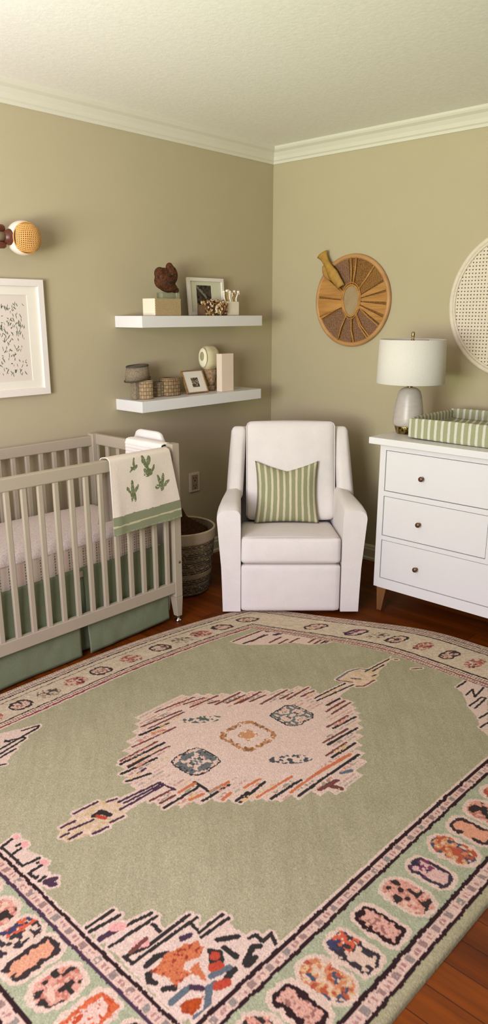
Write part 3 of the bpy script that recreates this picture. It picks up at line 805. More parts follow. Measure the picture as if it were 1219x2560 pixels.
def build_mattress():
    t = thing('crib_mattress', 'pale pink mattress with a dotted striped side inside the crib', 'mattress', (-2.13, -.335, .397))
    m = m_painted('printed_cotton', .95, 260, .4, .10)
    bm = cushion(1.22, .49, .135, .045, 22, (0, .004, .035)); bmesh.ops.translate(bm, vec=(0, 0, .0685), verts=bm.verts)
    tt = NT('speckled_pink_sheet', .95, 0, .15); co = tt.coord()
    tt.col(tt.ramp(tt.noise(co, 190, 2), [(.34, rgb(200, 182, 178)), (.5, rgb(220, 205, 201)), (.7, rgb(226, 212, 208))])); tt.bump(tt.noise(co, 200, 2), .4, .002)
    obj('fitted_sheet', bm, tt.m, t, True)
    # printed band round the side
    nu, nv = 700, 40; per = np.linspace(0, 1, nu)
    w, d = 1.236, .508; pts = []
    # path along front then right end
    Ls = [w, d]; S = per * (w + d)
    x = np.where(S < w, -w / 2 + S, w / 2); y = np.where(S < w, -d / 2, -d / 2 + (S - w))
    rr = .035
    cx = w / 2 - rr; cy = -d / 2 + rr
    ang = np.arctan2(np.minimum(y - cy, 0), np.maximum(x - cx, 0) + 1e-9); inc = (x > cx) & (y < cy)
    x = np.where(inc, cx + rr * np.cos(ang), x); y = np.where(inc, cy + rr * np.sin(ang), y)
    z = np.linspace(.004, .108, nv)
    Z, _ = np.meshgrid(z, per, indexing='ij'); X = np.tile(x, (nv, 1)); Y = np.tile(y, (nv, 1)); SS = np.tile(S, (nv, 1))
    col = np.empty(Z.shape + (3,)); col[:] = (222, 202, 186)
    p = .0705; f = np.mod(SS, p) / p; ci = np.floor(SS / p).astype(int)
    tone = np.array([(232, 216, 204), (228, 204, 190), (224, 208, 190)])[ci % 3]
    pan = (f < .42); col[pan] = tone[pan]
    col[(f >= .42)] = (214, 199, 182)
    dz = np.mod(Z, .0125) / .0125
    for c0 in (.51, .68, .88):
        m_ = (np.abs(f - c0) < .035) & (np.abs(dz - .5) < .26); col[m_] = (92, 84, 76) if c0 != .68 else (150, 116, 100)
    col[np.abs(f - .66) < .02] = (176, 160, 136)
    edge = (Z > .1) & (vnoise(SS, Z, .006, 3) > -.1); col[edge] = (206, 178, 166)
    grid('printed_side_band', np.stack([X, Y, Z], -1), col, m, t)
build_mattress()

def build_skirt():
    t = thing('crib_skirt', 'sage green pleated crib skirt hanging below the mattress to the floor', 'crib skirt', (-1.42, -.655, 0))
    tt = NT('sage_cotton', .9, 0, .15); co = tt.coord(); f = tt.noise(co, 400, 2)
    tt.col(tt.ramp(f, [(.3, rgb(107, 115, 87)), (.7, rgb(124, 132, 102))])); tt.bump(tt.noise(tt.coord(scale=(1, 1, .3)), 25, 3), .3, .006)
    def panel(x0, x1, y0, y1, zt, zb, seed, wav=.004, lift=(0, 0)):
        nu, nv = 70, 30; u = np.linspace(0, 1, nu); v = np.linspace(0, 1, nv); V, U = np.meshgrid(v, u, indexing='ij')
        X = x0 + (x1 - x0) * U; Z = zt + (zb + lift[0] * (1 - U) + lift[1] * U - zt) * V
        Y = y0 + (y1 - y0) * V + wav * V * vnoise(X, V * .4, .16, seed) + .0025 * vnoise(X, V * .3, .05, seed + 1)
        if abs(x1 - x0) < 1e-6:
            Y, X = y0 + (y1 - y0) * U, x0 + wav * V * vnoise(U * .5, V, .16, seed)
        o = grid('skirt_panel', np.stack([X, Y, Z], -1), None, tt.m, t); solidify(o, .004)
    panel(-.535, -.062, .050, .032, .409, .010, 40, .006, (0, .012))
    panel(-1.31, -.578, .050, .030, .409, .010, 42, .005)
    panel(-.66, -.45, .060, .072, .409, .014, 44)
    panel(-.072, -.072, .06, .56, .395, .012, 46)
build_skirt()

# ---------------------------------------------------------------- blanket over the front rail
def build_blanket():
    nu = 260; zs = []
    path = [(-.594, .585), (-.600, .70), (-.604, .82), (-.608, .868)]
    for k in range(1, 12):
        a = math.pi - math.pi * k / 12; path.append((-.6385 + .031 * math.cos(a) * 1.0, .872 + .011 * math.sin(a)))
    # from the inside over the rail to the outside
    path = [(-.594, .585), (-.600, .70), (-.606, .82), (-.610, .862)] + [(-.638 + .030 * math.cos(math.pi * k / 12), .866 + .017 * math.sin(math.pi * k / 12)) for k in range(0, 13)] + [(-.670, .84), (-.674, .76), (-.679, .66), (-.684, .556)]
    pa = np.array(path); sl = np.concatenate([[0], np.cumsum(np.hypot(*np.diff(pa, axis=0).T))]); S = np.linspace(0, sl[-1], 300)
    Yp = np.interp(S, sl, pa[:, 0]); Zp = np.interp(S, sl, pa[:, 1]); outer = S > sl[10]
    u = np.linspace(0, 1, nu); Yg = np.tile(Yp[:, None], (1, nu)); Zg = np.tile(Zp[:, None], (1, nu)); U = np.tile(u, (300, 1)); OUT = np.tile(outer[:, None], (1, nu))
    drop = np.clip((.87 - Zg) / .31, 0, 1)
    xl = np.where(OUT, -1.832 - .012 * drop, -1.838 - .02 * drop); xr = np.where(OUT, -1.492 + .040 * np.clip(drop * 1.25, 0, 1), -1.49)
    X = xl + (xr - xl) * U
    Yg = Yg - OUT * drop * (.008 * (1 + vnoise(U, drop * .25, .22, 51)) + .006 * np.exp(-((U - .08) / .07) ** 2))
    Zg = Zg - OUT * drop ** 2 * .004 * vnoise(U, U * 0, .3, 52) + OUT * drop * .0 
    # small lean: the left lower corner hangs lower
    Zg = Zg - OUT * drop * (.012 * (1 - U))
    col = np.empty(X.shape + (3,)); col[:] = (226, 212, 196)
    zz = Zg + .012 * drop * (1 - U) * OUT
    wob = .002 * vnoise(X, zz, .02, 53)
    band = OUT & (zz + wob < .636); col[band] = (134, 137, 108); col[OUT & (np.abs(zz + wob - .594) < .0035)] = (196, 186, 150); col[OUT & (zz < .564) & (vnoise(X, zz, .006, 60) > 0)] = (148, 152, 116)
    Xw = X + .002 * vnoise(X, zz, .008, 54); Zw = zz + .002 * vnoise(X, zz, .008, 55)
    lv = [(-1.704, .847, .022, .006, 85), (-1.712, .825, .014, .006, 150), (-1.696, .828, .014, .007, 40), (-1.704, .824, .010, .010, 0), (-1.722, .816, .010, .004, 45),
          (-1.650, .850, .024, .011, 108), (-1.622, .846, .022, .011, 78), (-1.636, .828, .016, .012, 110), (-1.628, .793, .026, .017, 8), (-1.646, .806, .013, .007, 120), (-1.598, .810, .018, .007, 62), (-1.630, .812, .016, .008, 100),
          (-1.568, .750, .026, .008, 112), (-1.546, .752, .026, .009, 82), (-1.526, .728, .022, .008, 38), (-1.580, .722, .016, .010, 10), (-1.552, .716, .020, .012, 70), (-1.556, .732, .014, .012, 0),
          (-1.721, .740, .036, .009, 90), (-1.742, .734, .020, .008, 130), (-1.700, .734, .022, .008, 50), (-1.721, .712, .017, .016, 90), (-1.730, .697, .016, .006, 90), (-1.711, .697, .016, .006, 90)]
    lm = np.zeros(X.shape, bool)
    for l in lv: lm |= leaf(Xw, Zw, *l)
    lm &= OUT & (zz > .645) & (vnoise(X, zz, .004, 56) > -.75)
    col[lm] = np.array((114, 121, 84)) + 14 * vnoise(X, zz, .012, 57)[lm][:, None]
    o = grid('baby_blanket', np.stack([X, Yg, Zg], -1), col, m_painted('printed_muslin', .95, 320, .5, .10)); solidify(o, .004)
    tag(o, 'white blanket with green leaf prints and green band draped over the crib rail', 'blanket')
build_blanket()

def build_quilt():
    ny, ns = 70, 60; y = np.linspace(-.612, -.352, ny)
    path = np.array([(-1.500, .768), (-1.497, .84), (-1.494, .876), (-1.485, .890), (-1.464, .892), (-1.443, .890), (-1.436, .876), (-1.434, .80)])
    sl = np.concatenate([[0], np.cumsum(np.hypot(*np.diff(path, axis=0).T))]); S = np.linspace(0, sl[-1], ns * 3)
    Xp = np.interp(S, sl, path[:, 0]); Zp = np.interp(S, sl, path[:, 1])
    rib = .0022 * np.abs(np.sin(S / .016 * math.pi))
    nx = np.gradient(Zp, S); nz = -np.gradient(Xp, S)
    X = (Xp - nx * rib)[:, None] + .003 * vnoise(y[None, :].repeat(len(S), 0), S[:, None].repeat(ny, 1), .05, 61)
    Z = (Zp - nz * rib)[:, None] + 0 * X
    o = grid('ribbed_burp_cloth', np.stack([X, np.tile(y, (len(S), 1)), Z], -1), None, m_fabric('white_quilted_cotton', rgb(232, 224, 214), .05, 300)); solidify(o, .006)
    tag(o, 'white ribbed cloth folded over the end rail of the crib behind the leaf blanket', 'cloth')
build_quilt()

bm = cushion(.03, .225, .925, .014, 14)
for v in bm.verts:      # round the two upper corners
    r = .055; cy = .1125 - r; cz = .4625 - r
    if abs(v.co.y) > cy and v.co.z > cz:
        a = math.atan2(v.co.z - cz, abs(v.co.y) - cy); k = max(abs(math.cos(a)), abs(math.sin(a)))
        q = math.hypot(v.co.z - cz, abs(v.co.y) - cy); q2 = min(q, q * k + .0)
        v.co.z = cz + q2 * math.sin(a); v.co.y = math.copysign(cy + q2 * math.cos(a), v.co.y)
bmesh.ops.translate(bm, vec=(-1.388, -.402, .4625), verts=bm.verts)
tag(obj('padded_backrest', bm, M['linen'], None, True), 'pale rounded padded panel standing up behind the crib end rail', 'backrest')

# ---------------------------------------------------------------- basket beside the crib
def build_basket():
    t = thing('rope_basket', 'woven rope basket with dark dashed coils and a pale rim between crib and armchair', 'basket', (-1.13, -.32, 0))
    nu, nv = 260, 210; th = np.linspace(0, 2 * math.pi, nu, endpoint=False); v = np.linspace(0, 1, nv); V, TH = np.meshgrid(v, th, indexing='ij')
    h = .36; Z = V * h + .002; coil = V * 36; fr = coil - np.floor(coil); ci = np.floor(coil).astype(int)
    R = .150 + .042 * V ** .8 + .0035 * np.sqrt(np.clip(1 - (2 * fr - 1) ** 2, 0, 1)) * (V < .85)
    R[V >= .85] += .004
    R[V < .03] -= .012 * (1 - V[V < .03] / .03)
    col = np.empty(V.shape + (3,)); col[:] = (150, 132, 98)
    col += (vnoise(TH * .2, Z, .006, 71) * 12)[..., None]
    dash = np.mod(TH * 46 + ci * 1.3 + 1.2 * vnoise(TH, Z, .1, 73), 1.0) < .84
    low = (V < .30); band = (V > .30) & (V < .36)
    dk = (fr > .56) & (V < .83) & ~band & (dash)
    col[dk] = (38, 34, 28)
    col[V >= .85] = (178, 160, 132)
    P = np.stack([R * np.cos(TH), R * np.sin(TH), Z], -1)
    grid('basket_wall', P, col, m_painted('jute_rope', .95, 300, .6, .2), t, closed_u=True)
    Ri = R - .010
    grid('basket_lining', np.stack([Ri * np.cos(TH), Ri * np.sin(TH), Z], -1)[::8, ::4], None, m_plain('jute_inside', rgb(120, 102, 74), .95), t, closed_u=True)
    obj('rim', tube([(.1895 * math.cos(2 * math.pi * k / 60), .1895 * math.sin(2 * math.pi * k / 60), h + .001) for k in range(60)], .0065, 10, True), m_plain('pale_jute', rgb(184, 166, 138), .95), t, True)
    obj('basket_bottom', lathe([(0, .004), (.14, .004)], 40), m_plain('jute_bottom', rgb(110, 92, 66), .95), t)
build_basket()
tt = NT('dark_brown_fleece', 1, 0, .1); co = tt.coord(); f = tt.noise(co, 140, 4, .7)
tt.col(tt.ramp(f, [(.3, rgb(34, 20, 10)), (.6, rgb(78, 50, 28)), (.75, rgb(118, 84, 50))])); tt.bump(f, 1.0, .008)
bm = bmesh.new(); bmesh.ops.create_icosphere(bm, subdivisions=6, radius=1)
for v in bm.verts:
    n = v.co.copy(); d = .010 * mnoise.noise(n * 9) + .006 * mnoise.noise(n * 30) + .004 * mnoise.noise(n * 70)
    x, y = n.x * .160, n.y * .160; hgt = .165 * math.exp(-((n.x + .12) ** 2 + (n.y - .25) ** 2) / .20) if n.z > 0 else 0
    z = n.z * (.055 if n.z > 0 else .06) + hgt * max(0, n.z) ** .5
    fold = .012 * math.sin(9 * (n.x + n.y * .7) + 2.2) * max(0, n.z)
    v.co = Vector((-1.13 + x * (1 + d * 3), -.32 + y * (1 + d * 3), .315 + z + (d + fold) * (1 if n.z > 0 else .3)))
tag(obj('fleece_throw', bm, tt.m, None, True), 'dark brown fuzzy fleece throw heaped in the rope basket', 'throw')

# ---------------------------------------------------------------- dresser
def build_dresser():
    t = thing('dresser', 'white dresser with bronze knobs and tapered wooden legs against the right wall', 'dresser', (-.66, -1.265, 0))
    m = M['white']; W = 1.17          # local: x into the wall 0..0.6, y runs to -W
    obj('top', B((-.034, .625, -W - .035, .047, .867, .900)), m, t, bevel=.004)
    e = .006
    dr = [(-.035, -W + .035, .639, .838), (-.035, -.572, .411, .610), (-.598, -W + .035, .411, .610), (-.035, -W + .035, .186, .385)]
    obj('side_panel', B((0, .60, -.02, 0, .133, .867)), m, t, bevel=.002)
    obj('side_panel', B((0, .60, -W, -W + .02, .133, .867)), m, t, bevel=.002)
    obj('back_panel', B((.585, .60, -W + .02, -.02, .133, .867)), m, t)
    obj('carcass', B((.03, .58, -W + .022, -.022, .14, .86)), M['dark'], t)
    fr = bmesh.new()
    for b in ((0, .03, -.033, -.02, .133, .867), (0, .03, -W + .02, -W + .033, .133, .867), (0, .03, -W + .033, -.033, .840, .867), (0, .03, -W + .033, -.033, .612, .637),
              (0, .03, -W + .033, -.033, .387, .409), (0, .03, -W + .033, -.033, .133, .184), (0, .03, -.596, -.574, .409, .612)):
        q = bmesh.ops.create_cube(fr, size=1)
        for v in q['verts']: v.co = Vector(((b[0] + b[1]) / 2 + v.co.x * (b[1] - b[0]), (b[2] + b[3]) / 2 + v.co.y * (b[3] - b[2]), (b[4] + b[5]) / 2 + v.co.z * (b[5] - b[4])))
    obj('face_frame', fr, m, t)
    for i, (y0, y1, z0, z1) in enumerate(dr):
        d = obj('drawer', B((.002, .024, y1 + .001, y0 - .001, z0 + .001, z1 - .001)), m, t, bevel=.0015)
        zc = {0: .729, 1: .506, 2: .506, 3: .280}[i]
        for yk in ((-.238, -.93) if i in (0, 3) else ((-.238,) if i == 1 else (-.93,))):
            k = obj('knob', lathe([(0, 0), (.007, 0), (.0055, .004), (.005, .014), (.011, .017), (.0125, .022), (.011, .027), (0, .029)], 24), M['knob'], d, True)
            k.matrix_local = Matrix.Translation((.003, yk, zc)) @ Matrix.Rotation(-math.pi / 2, 4, 'Y')
    for x, y in ((.012, -.012), (.012, -W + .072), (.53, -.012), (.53, -W + .072)):
        bm = bmesh.new(); tw, bw = .056, .030
        a = [bm.verts.new(p) for p in ((x + .004, y - bw, 0), (x + .004 + bw, y - bw, 0), (x + .004 + bw, y - .004, 0), (x + .004, y - .004, 0))]
        b = [bm.verts.new(p) for p in ((x, y - tw, .134), (x + tw, y - tw, .134), (x + tw, y, .134), (x, y, .134))]
        bm.faces.new(a[::-1]); bm.faces.new(b)
        for k in range(4): bm.faces.new((a[k], a[(k + 1) % 4], b[(k + 1) % 4], b[k]))
        obj('leg', bm, M['legwood'], t, bevel=.002)
build_dresser()

# ---------------------------------------------------------------- table lamp
def build_lamp():
    t = thing('table_lamp', 'table lamp with white drum shade and stone coloured ceramic base on the dresser', 'lamp', (-.47, -1.298, .9005))
    tt = NT('glazed_ceramic', .35, 0, .5); co = tt.coord(scale=(1, 1, 3)); f = tt.noise(co, 30, 3)
    tt.col(tt.ramp(f, [(.3, rgb(176, 166, 156)), (.7, rgb(184, 174, 164))])); tt.bump(f, .15, .002)
    obj('ceramic_base', lathe([(0, .038), (.066, .038), (.073, .046), (.0755, .062), (.0745, .08), (.070, .12), (.064, .16), (.058, .19), (.052, .208), (.040, .220), (.026, .226), (0, .226)], 56), tt.m, t, True)
    tb = NT('hammered_brass', .25, 1.0); co = tb.coord(); f = tb.noise(co, 55, 2); tb.col(tb.ramp(f, [(.35, rgb(70, 58, 26)), (.6, rgb(186, 160, 96))])); tb.bump(f, .8, .006)
    obj('brass_foot', lathe([(0, 0), (.052, 0), (.056, .004), (.0645, .036), (.064, .039), (0, .039)], 48), tb.m, t, True)
    br = m_plain('satin_brass', rgb(168, 146, 104), .3, 1.0, .04)
    obj('neck', lathe([(0, .222), (.014, .222), (.014, .232), (.009, .236), (.009, .275), (.016, .278), (.016, .31), (0, .31)], 24), br, t, True)
    ts = NT('linen_shade', .9, 0, .1); co = ts.coord(); f = ts.noise(co, 300, 2)
    ts.col(ts.ramp(f, [(.3, rgb(208, 201, 190)), (.7, rgb(217, 210, 199))])); ts.bump(f, .2, .001)
    ts.b.inputs['Transmission Weight'].default_value = 0
    sh = obj('drum_shade', lathe([(.164, .247), (.1655, .249), (.1585, .455), (.157, .456), (.156, .454), (.162, .25), (.164, .247)], 72), ts.m, t, True)
    for r_, z_ in ((.1565, .4515), (.1625, .2505)):
        obj('shade_trim', tube([(r_ * math.cos(2 * math.pi * k / 60), r_ * math.sin(2 * math.pi * k / 60), z_) for k in range(60)], .002, 8, True), ts.m, sh, True)
    hb = bmesh.new()
    for k in range(3):
        a = 2 * math.pi * k / 3; add_tube(hb, [(0, 0, .448), (.157 * math.cos(a), .157 * math.sin(a), .448)], .0018, 6)
    add_tube(hb, [(0, 0, .30), (0, 0, .46)], .003, 8)
    obj('harp', hb, br, t, True)
    obj('finial', lathe([(0, .450), (.009, .450), (.009, .455), (.005, .459), (.0075, .468), (.0085, .484), (.007, .490), (0, .492)], 20), br, t, True)
build_lamp()

# ---------------------------------------------------------------- changing pad
def build_pad():
    t = thing('changing_pad', 'green and cream striped changing pad with raised sides on the dresser', 'changing pad', (-.615, -1.384, .9015))
    m = m_stripe('pad_stripe', rgb(160, 160, 124), rgb(212, 206, 190), .0335, .62)
    D, Wd = .435, .74
    def wall(c, size, axis):
        bm = cushion(*size, .007, 16, (.002, .002, .004)); bmesh.ops.translate(bm, vec=c, verts=bm.verts)
        o = obj('side_wall', bm, m, t, True); set_uv(o, (lambda p: (p.y, p.z)) if axis == 'y' else (lambda p: (p.x, p.z)))
    th = .016; h = .092
    wall((th / 2, -Wd / 2, h / 2 + .005), (th, Wd, h), 'y')
    wall((D - th / 2, -Wd / 2, h / 2 + .009), (th, Wd, h + .008), 'y')
    wall((D / 2, -th / 2, h / 2 + .006), (D - .02, th, h), 'x')
    wall((D / 2, -Wd + th / 2, h / 2 + .006), (D - .02, th, h), 'x')
    nu, nv = 40, 30; u = np.linspace(.012, D - .012, nu); v = np.linspace(-.012, -Wd + .012, nv); V, U = np.meshgrid(v, u, indexing='ij')
    e = np.minimum(np.minimum(U - .012, D - .012 - U), np.minimum(-.012 - V, V + Wd - .012)); Z = .022 + .02 * np.exp(-(e / .03))
    o = grid('pad_cover', np.stack([U, V, Z], -1), None, m, t, uv=np.stack([V, U], -1)); solidify(o, .018, -1)
build_pad()

# ---------------------------------------------------------------- things on the right wall
def sector(r0, r1, a0, a1, th, n=10, x0=0.0, inner=None):
    """a curved wedge lying in the y-z plane, thickness along -x; inner = (ry, rz) of the oval it starts from"""
    bm = bmesh.new(); F, K = [], []
    for i in range(n + 1):
        a = a0 + (a1 - a0) * i / n; c, s = math.cos(a), math.sin(a)
        ri = (inner[0] * inner[1] / math.hypot(inner[1] * c, inner[0] * s)) if inner else r0
        F.append([bm.verts.new((x0 - th, r * c, r * s)) for r in (ri, r1)]); K.append([bm.verts.new((x0, r * c, r * s)) for r in (ri, r1)])
    for i in range(n):
        bm.faces.new((F[i][0], F[i][1], F[i + 1][1], F[i + 1][0])); bm.faces.new((K[i][0], K[i + 1][0], K[i + 1][1], K[i][1]))
        bm.faces.new((F[i][1], K[i][1], K[i + 1][1], F[i + 1][1])); bm.faces.new((F[i][0], F[i + 1][0], K[i + 1][0], K[i][0]))
    bm.faces.new((F[0][0], K[0][0], K[0][1], F[0][1])); bm.faces.new((F[-1][0], F[-1][1], K[-1][1], K[-1][0]))
    return bm
def ring(rad, r, n=96, x=0, ry=1, rz=1):
    return tube([(x, rad * ry * math.cos(2 * math.pi * k / n), rad * rz * math.sin(2 * math.pi * k / n)) for k in range(n)], r, 14, True)
def build_rattan_disc():
    t = thing('rattan_wall_basket', 'round tan rattan wall basket with fanned panels, an oval centre and a leaf bow', 'wall decoration', (-.012, -.622, 1.548))
    # local y grows to the photo's left
    wood = m_wood('rattan_rim', rgb(166, 118, 72), rgb(194, 146, 94), 1, .8, .5)
    tan = m_wood('tan_cane_panel', rgb(150, 98, 44), rgb(190, 138, 72), 1, 3, .6)
    def mesh_mat(name, c1, c2):
        q = NT(name, .8, 0, .2); co = q.coord(); v = q.add('ShaderNodeTexVoronoi'); v.inputs['Scale'].default_value = 150; v.inputs['Randomness'].default_value = .25; q.l.new(co, v.inputs['Vector'])
        q.col(q.ramp(v.outputs['Distance'], [(.25, c2), (.55, c1)])); q.bump(v.outputs['Distance'], .6, .003); return q.m
    wv = mesh_mat('woven_purple_brown', rgb(98, 66, 46), rgb(158, 118, 88)); wv2 = mesh_mat('woven_brown', rgb(92, 60, 30), rgb(164, 116, 62))
    cen = m_fabric('taupe_woven_centre', rgb(158, 134, 100), .15, 180)
    obj('rim', ring(.247, .0135), wood, t, True)
    obj('backing', sector(0, .242, 0, 2 * math.pi - .001, .004, 64, .006), wv2, t)
    R = math.radians; inn = (.058, .090); cy, cz = .012, .006
    def panel(name, a0, a1, th, mt):
        bm = sector(.06, .240, R(a0), R(a1), th, 10, -.0005, inn); obj(name, bm, mt, t, bevel=.0015)
    # angles: 0 = photo left (+y), 90 = up, 180 = photo right
    panel('cane_panel', -26, 4, .010, tan); panel('cane_panel', 7, 36, .010, tan)
    panel('woven_panel', 58, 82, .004, wv); panel('woven_panel', 100, 126, .004, wv2); panel('woven_panel', 129, 152, .005, wv2)
    for a0, a1 in ((155, 166), (169, 182), (186, 199), (203, 212)): panel('cane_panel', a0, a1, .010, tan)
    panel('woven_panel', 214, 240, .004, wv); panel('woven_panel', 244, 262, .004, wv); panel('woven_panel', 268, 288, .004, wv); panel('woven_panel', 292, 330, .004, wv)
    for a, b in ((86, 87), (95, 96), (127, 128), (213, 216), (242, 236), (246, 240), (266, 263), (290, 291), (38, 40), (333, 338)):
        ri = inn[0] * inn[1] / math.hypot(inn[1] * math.cos(R(a)), inn[0] * math.sin(R(a)))
        mid = (ri + .24) / 2; am = (a + b) / 2 + 2
        pts = [(-.009, ri * math.cos(R(a)), ri * math.sin(R(a))), (-.012, mid * math.cos(R(am)), mid * math.sin(R(am))), (-.009, .24 * math.cos(R(b)), .24 * math.sin(R(b)))]
        obj('spoke', tube(pts, .0048, 8), tan, t, True)
    ov = lambda r: [(-.012, .056 * r * math.cos(2 * math.pi * k / 48) * (1 - .12 * math.sin(2 * math.pi * k / 48) * -1), .088 * r * math.sin(2 * math.pi * k / 48)) for k in range(48)]
    obj('oval_rim', tube(ov(1.0), .006, 10, True), tan, t, True)
    obj('oval_rim', tube(ov(1.16), .0035, 8, True), tan, t, True)
    bm = bmesh.new(); c = bm.verts.new((-.012, 0, 0)); rr_ = [bm.verts.new((-.010, p[1], p[2])) for p in ov(.98)]
    for k in range(48): bm.faces.new((c, rr_[k], rr_[(k + 1) % 48]))
    obj('oval_centre', bm, cen, t, True)
    # the leaf bow at upper left
    gold = m_plain('dried_palm_leaf', rgb(168, 126, 52), .6, 0, .18, 40)
    n, m_ = 22, 9; P = np.zeros((n, m_, 3))
    for i in range(n):
        s = i / (n - 1); y = .205 - s * .145; z = .268 - s * .190; w = .030 - .012 * math.sin(math.pi * min(1, s * 1.6)) * (s < .63) + .004 * math.sin(math.pi * s) - .016 * max(0, s - .6); cup = .012 + .006 * (1 - s)
        if s < .12: w += (.12 - s) * .08
        for j in range(m_):
            q = -1 + 2 * j / (m_ - 1); P[i, j] = (-.026 - .012 * math.sin(math.pi * s) - cup * (1 - q * q), y + q * w * .88, z - q * w * .5)
    o = grid('leaf_bow', P, None, gold, t); solidify(o, .004)
    n = 14; P = np.zeros((n, m_, 3))
    for i in range(n):
        s = i / (n - 1)
        for j in range(m_):
            q = -1 + 2 * j / (m_ - 1); w = .040 * math.sin(math.pi * (.15 + .75 * s)); P[i, j] = (-.024 - .014 * math.sin(math.pi * s) * (1 - .5 * q * q), .190 - s * .075 + q * w * .7, .205 - s * .085 - q * w * .6)
    o = grid('leaf_bow', P, None, m_plain('pale_palm_leaf', rgb(172, 128, 62), .6, 0, .15, 40), t); solidify(o, .004)
build_rattan_disc()

def build_cane_disc():
    t = thing('cane_wall_disc', 'large round whitewashed open cane wall disc above the changing pad', 'wall decoration', (-.016, -1.612, 1.525))
    w1 = m_plain('whitewashed_cane', rgb(216, 202, 180), .6, 0, .05, 60); Rr = .345
    obj('rim', ring(.358, .013), w1, t, True)
    obj('inner_rim', ring(.340, .0065, 96, -.006), w1, t, True)
    bm = bmesh.new(); p = .0175; w = .0118
    n = int(Rr / p)
    for i in range(-n, n + 1):
        c = i * p; L = math.sqrt(max(0, Rr ** 2 - c ** 2))
        for kind in (0, 1):
            q = bmesh.ops.create_cube(bm, size=1)
            for v in q['verts']:
                if kind == 0: v.co = Vector((v.co.x * .002 - .001, c + v.co.y * w, v.co.z * 2 * L))
                else: v.co = Vector((v.co.x * .002 - .0032, v.co.y * 2 * L, c + v.co.z * w))
    obj('cane_weave', bm, w1, t)
build_cane_disc()

# ---------------------------------------------------------------- things on the left wall
def picture(name, label, w, h, fw, depth, loc, mat_frame, art, tilt=0, rotz=0, mat_open=None, cat='picture', mat_col=(226, 218, 202), bev=.003):
    """framed picture: local x to the right, z up, face towards -y; origin at the bottom centre of the back"""
    t = thing(name, label, cat, loc); t.rotation_euler = (tilt, 0, rotz)
    bm = bmesh.new()
    o_, i_ = [(-w / 2, 0), (w / 2, 0), (w / 2, h), (-w / 2, h)], [(-w / 2 + fw, fw), (w / 2 - fw, fw), (w / 2 - fw, h - fw), (-w / 2 + fw, h - fw)]
    V = {}
    for k, (pts, y) in dict(of=(o_, -depth), inf=(i_, -depth), ib=(i_, 0), ob=(o_, 0)).items(): V[k] = [bm.verts.new((a, y, b)) for a, b in pts]
    for k in range(4):
        j = (k + 1) % 4
        for a, b in (('of', 'inf'), ('inf', 'ib'), ('ib', 'ob'), ('ob', 'of')): bm.faces.new((V[a][k], V[a][j], V[b][j], V[b][k]))
    obj('frame', bm, mat_frame, t, bevel=bev)
    mw, mh = w - 2 * fw, h - 2 * fw
    mt = m_plain('mat_board', rgb(*mat_col), .9, var=.01)
    ow, oh, ox, oz = mat_open        # opening width, height, offset of its centre
    z0 = fw; cxm = ox; czm = h / 2 + oz
    bm = B((-mw / 2, cxm - ow / 2, -depth * .55, -depth * .40, z0, h - fw), (cxm + ow / 2, mw / 2, -depth * .55, -depth * .40, z0, h - fw),
           (cxm - ow / 2, cxm + ow / 2, -depth * .55, -depth * .40, z0, czm - oh / 2), (cxm - ow / 2, cxm + ow / 2, -depth * .55, -depth * .40, czm + oh / 2, h - fw))
    obj('mat_board', bm, mt, t)
    nu, nv = art[0]; x = np.linspace(cxm - ow / 2, cxm + ow / 2, nu); z = np.linspace(czm - oh / 2, czm + oh / 2, nv); Z, X = np.meshgrid(z, x, indexing='ij')
    col = art[1]((X - cxm) / ow * 2, (Z - czm) / oh * 2)
    o = grid('print', np.stack([X, 0 * X - depth * .42, Z], -1), col, m_painted('print_paper', .8, 300, 0, .03), t)
    obj('back_board', B((-mw / 2, mw / 2, -depth * .3, 0, fw, h - fw)), mt, t)
    return t
WF = m_plain('white_frame_paint', rgb(226, 216, 206), .4, var=.008)
def leaf_art(U, V):
    col = np.empty(U.shape + (3,)); col[:] = (216, 204, 190); r = random.Random(4)
    for k in range(260):
        cx, cy = r.uniform(-.88, .88), r.uniform(-.84, .84)
        if abs(cx) > .80 + .06 * math.sin(cy * 9): continue
        L = r.uniform(.03, .075); a = r.uniform(40, 150) if r.random() < .8 else r.uniform(0, 180); W = r.uniform(.008, .017)
        bend = r.uniform(-4, 4)
        ang = math.radians(a); x = (U - cx); y = (V - cy) * 1.2
        p = x * math.cos(ang) + y * math.sin(ang); q = -x * math.sin(ang) + y * math.cos(ang) + bend * p * p
        m = (p / L) ** 2 + (q / W) ** 2 < 1
        col[m] = r.choice([(84, 82, 66), (96, 98, 74), (70, 72, 62), (112, 120, 84), (92, 84, 70)])
    return col
picture('framed_print', 'large white framed print of scattered leaf strokes on the left wall above the crib', .43, .530, .032, .030, (-1.900, -.0005, 1.099), WF, ((260, 380), leaf_art), mat_open=(.26, .39, 0, 0))
def dark_photo(U, V):
    n = vnoise(U, V, .22, 80) + .6 * vnoise(U, V, .09, 81); col = np.empty(U.shape + (3,)); col[:] = (66, 56, 46)
    col += n[..., None] * np.array((26, 24, 20)); m = (np.abs(V + U * .9 - .1) < .16) & (n > -.4); col[m] = (130, 120, 106); return np.clip(col, 20, 200)
picture('photo_frame', 'white framed dark photo with wide mat on the upper shelf', .285, .205, .020, .018, (-.650, -.062, 1.4655), WF, ((60, 60), dark_photo), tilt=math.radians(-5), mat_open=(.118, .112, -.016, .006), mat_col=(206, 202, 178))
def motif_photo(U, V):
    n = vnoise(U, V, .25, 90) + .7 * vnoise(U, V, .1, 91); col = np.empty(U.shape + (3,)); col[:] = (120, 108, 90); col[n > .2] = (62, 56, 46); col[n < -.5] = (178, 164, 140); return col
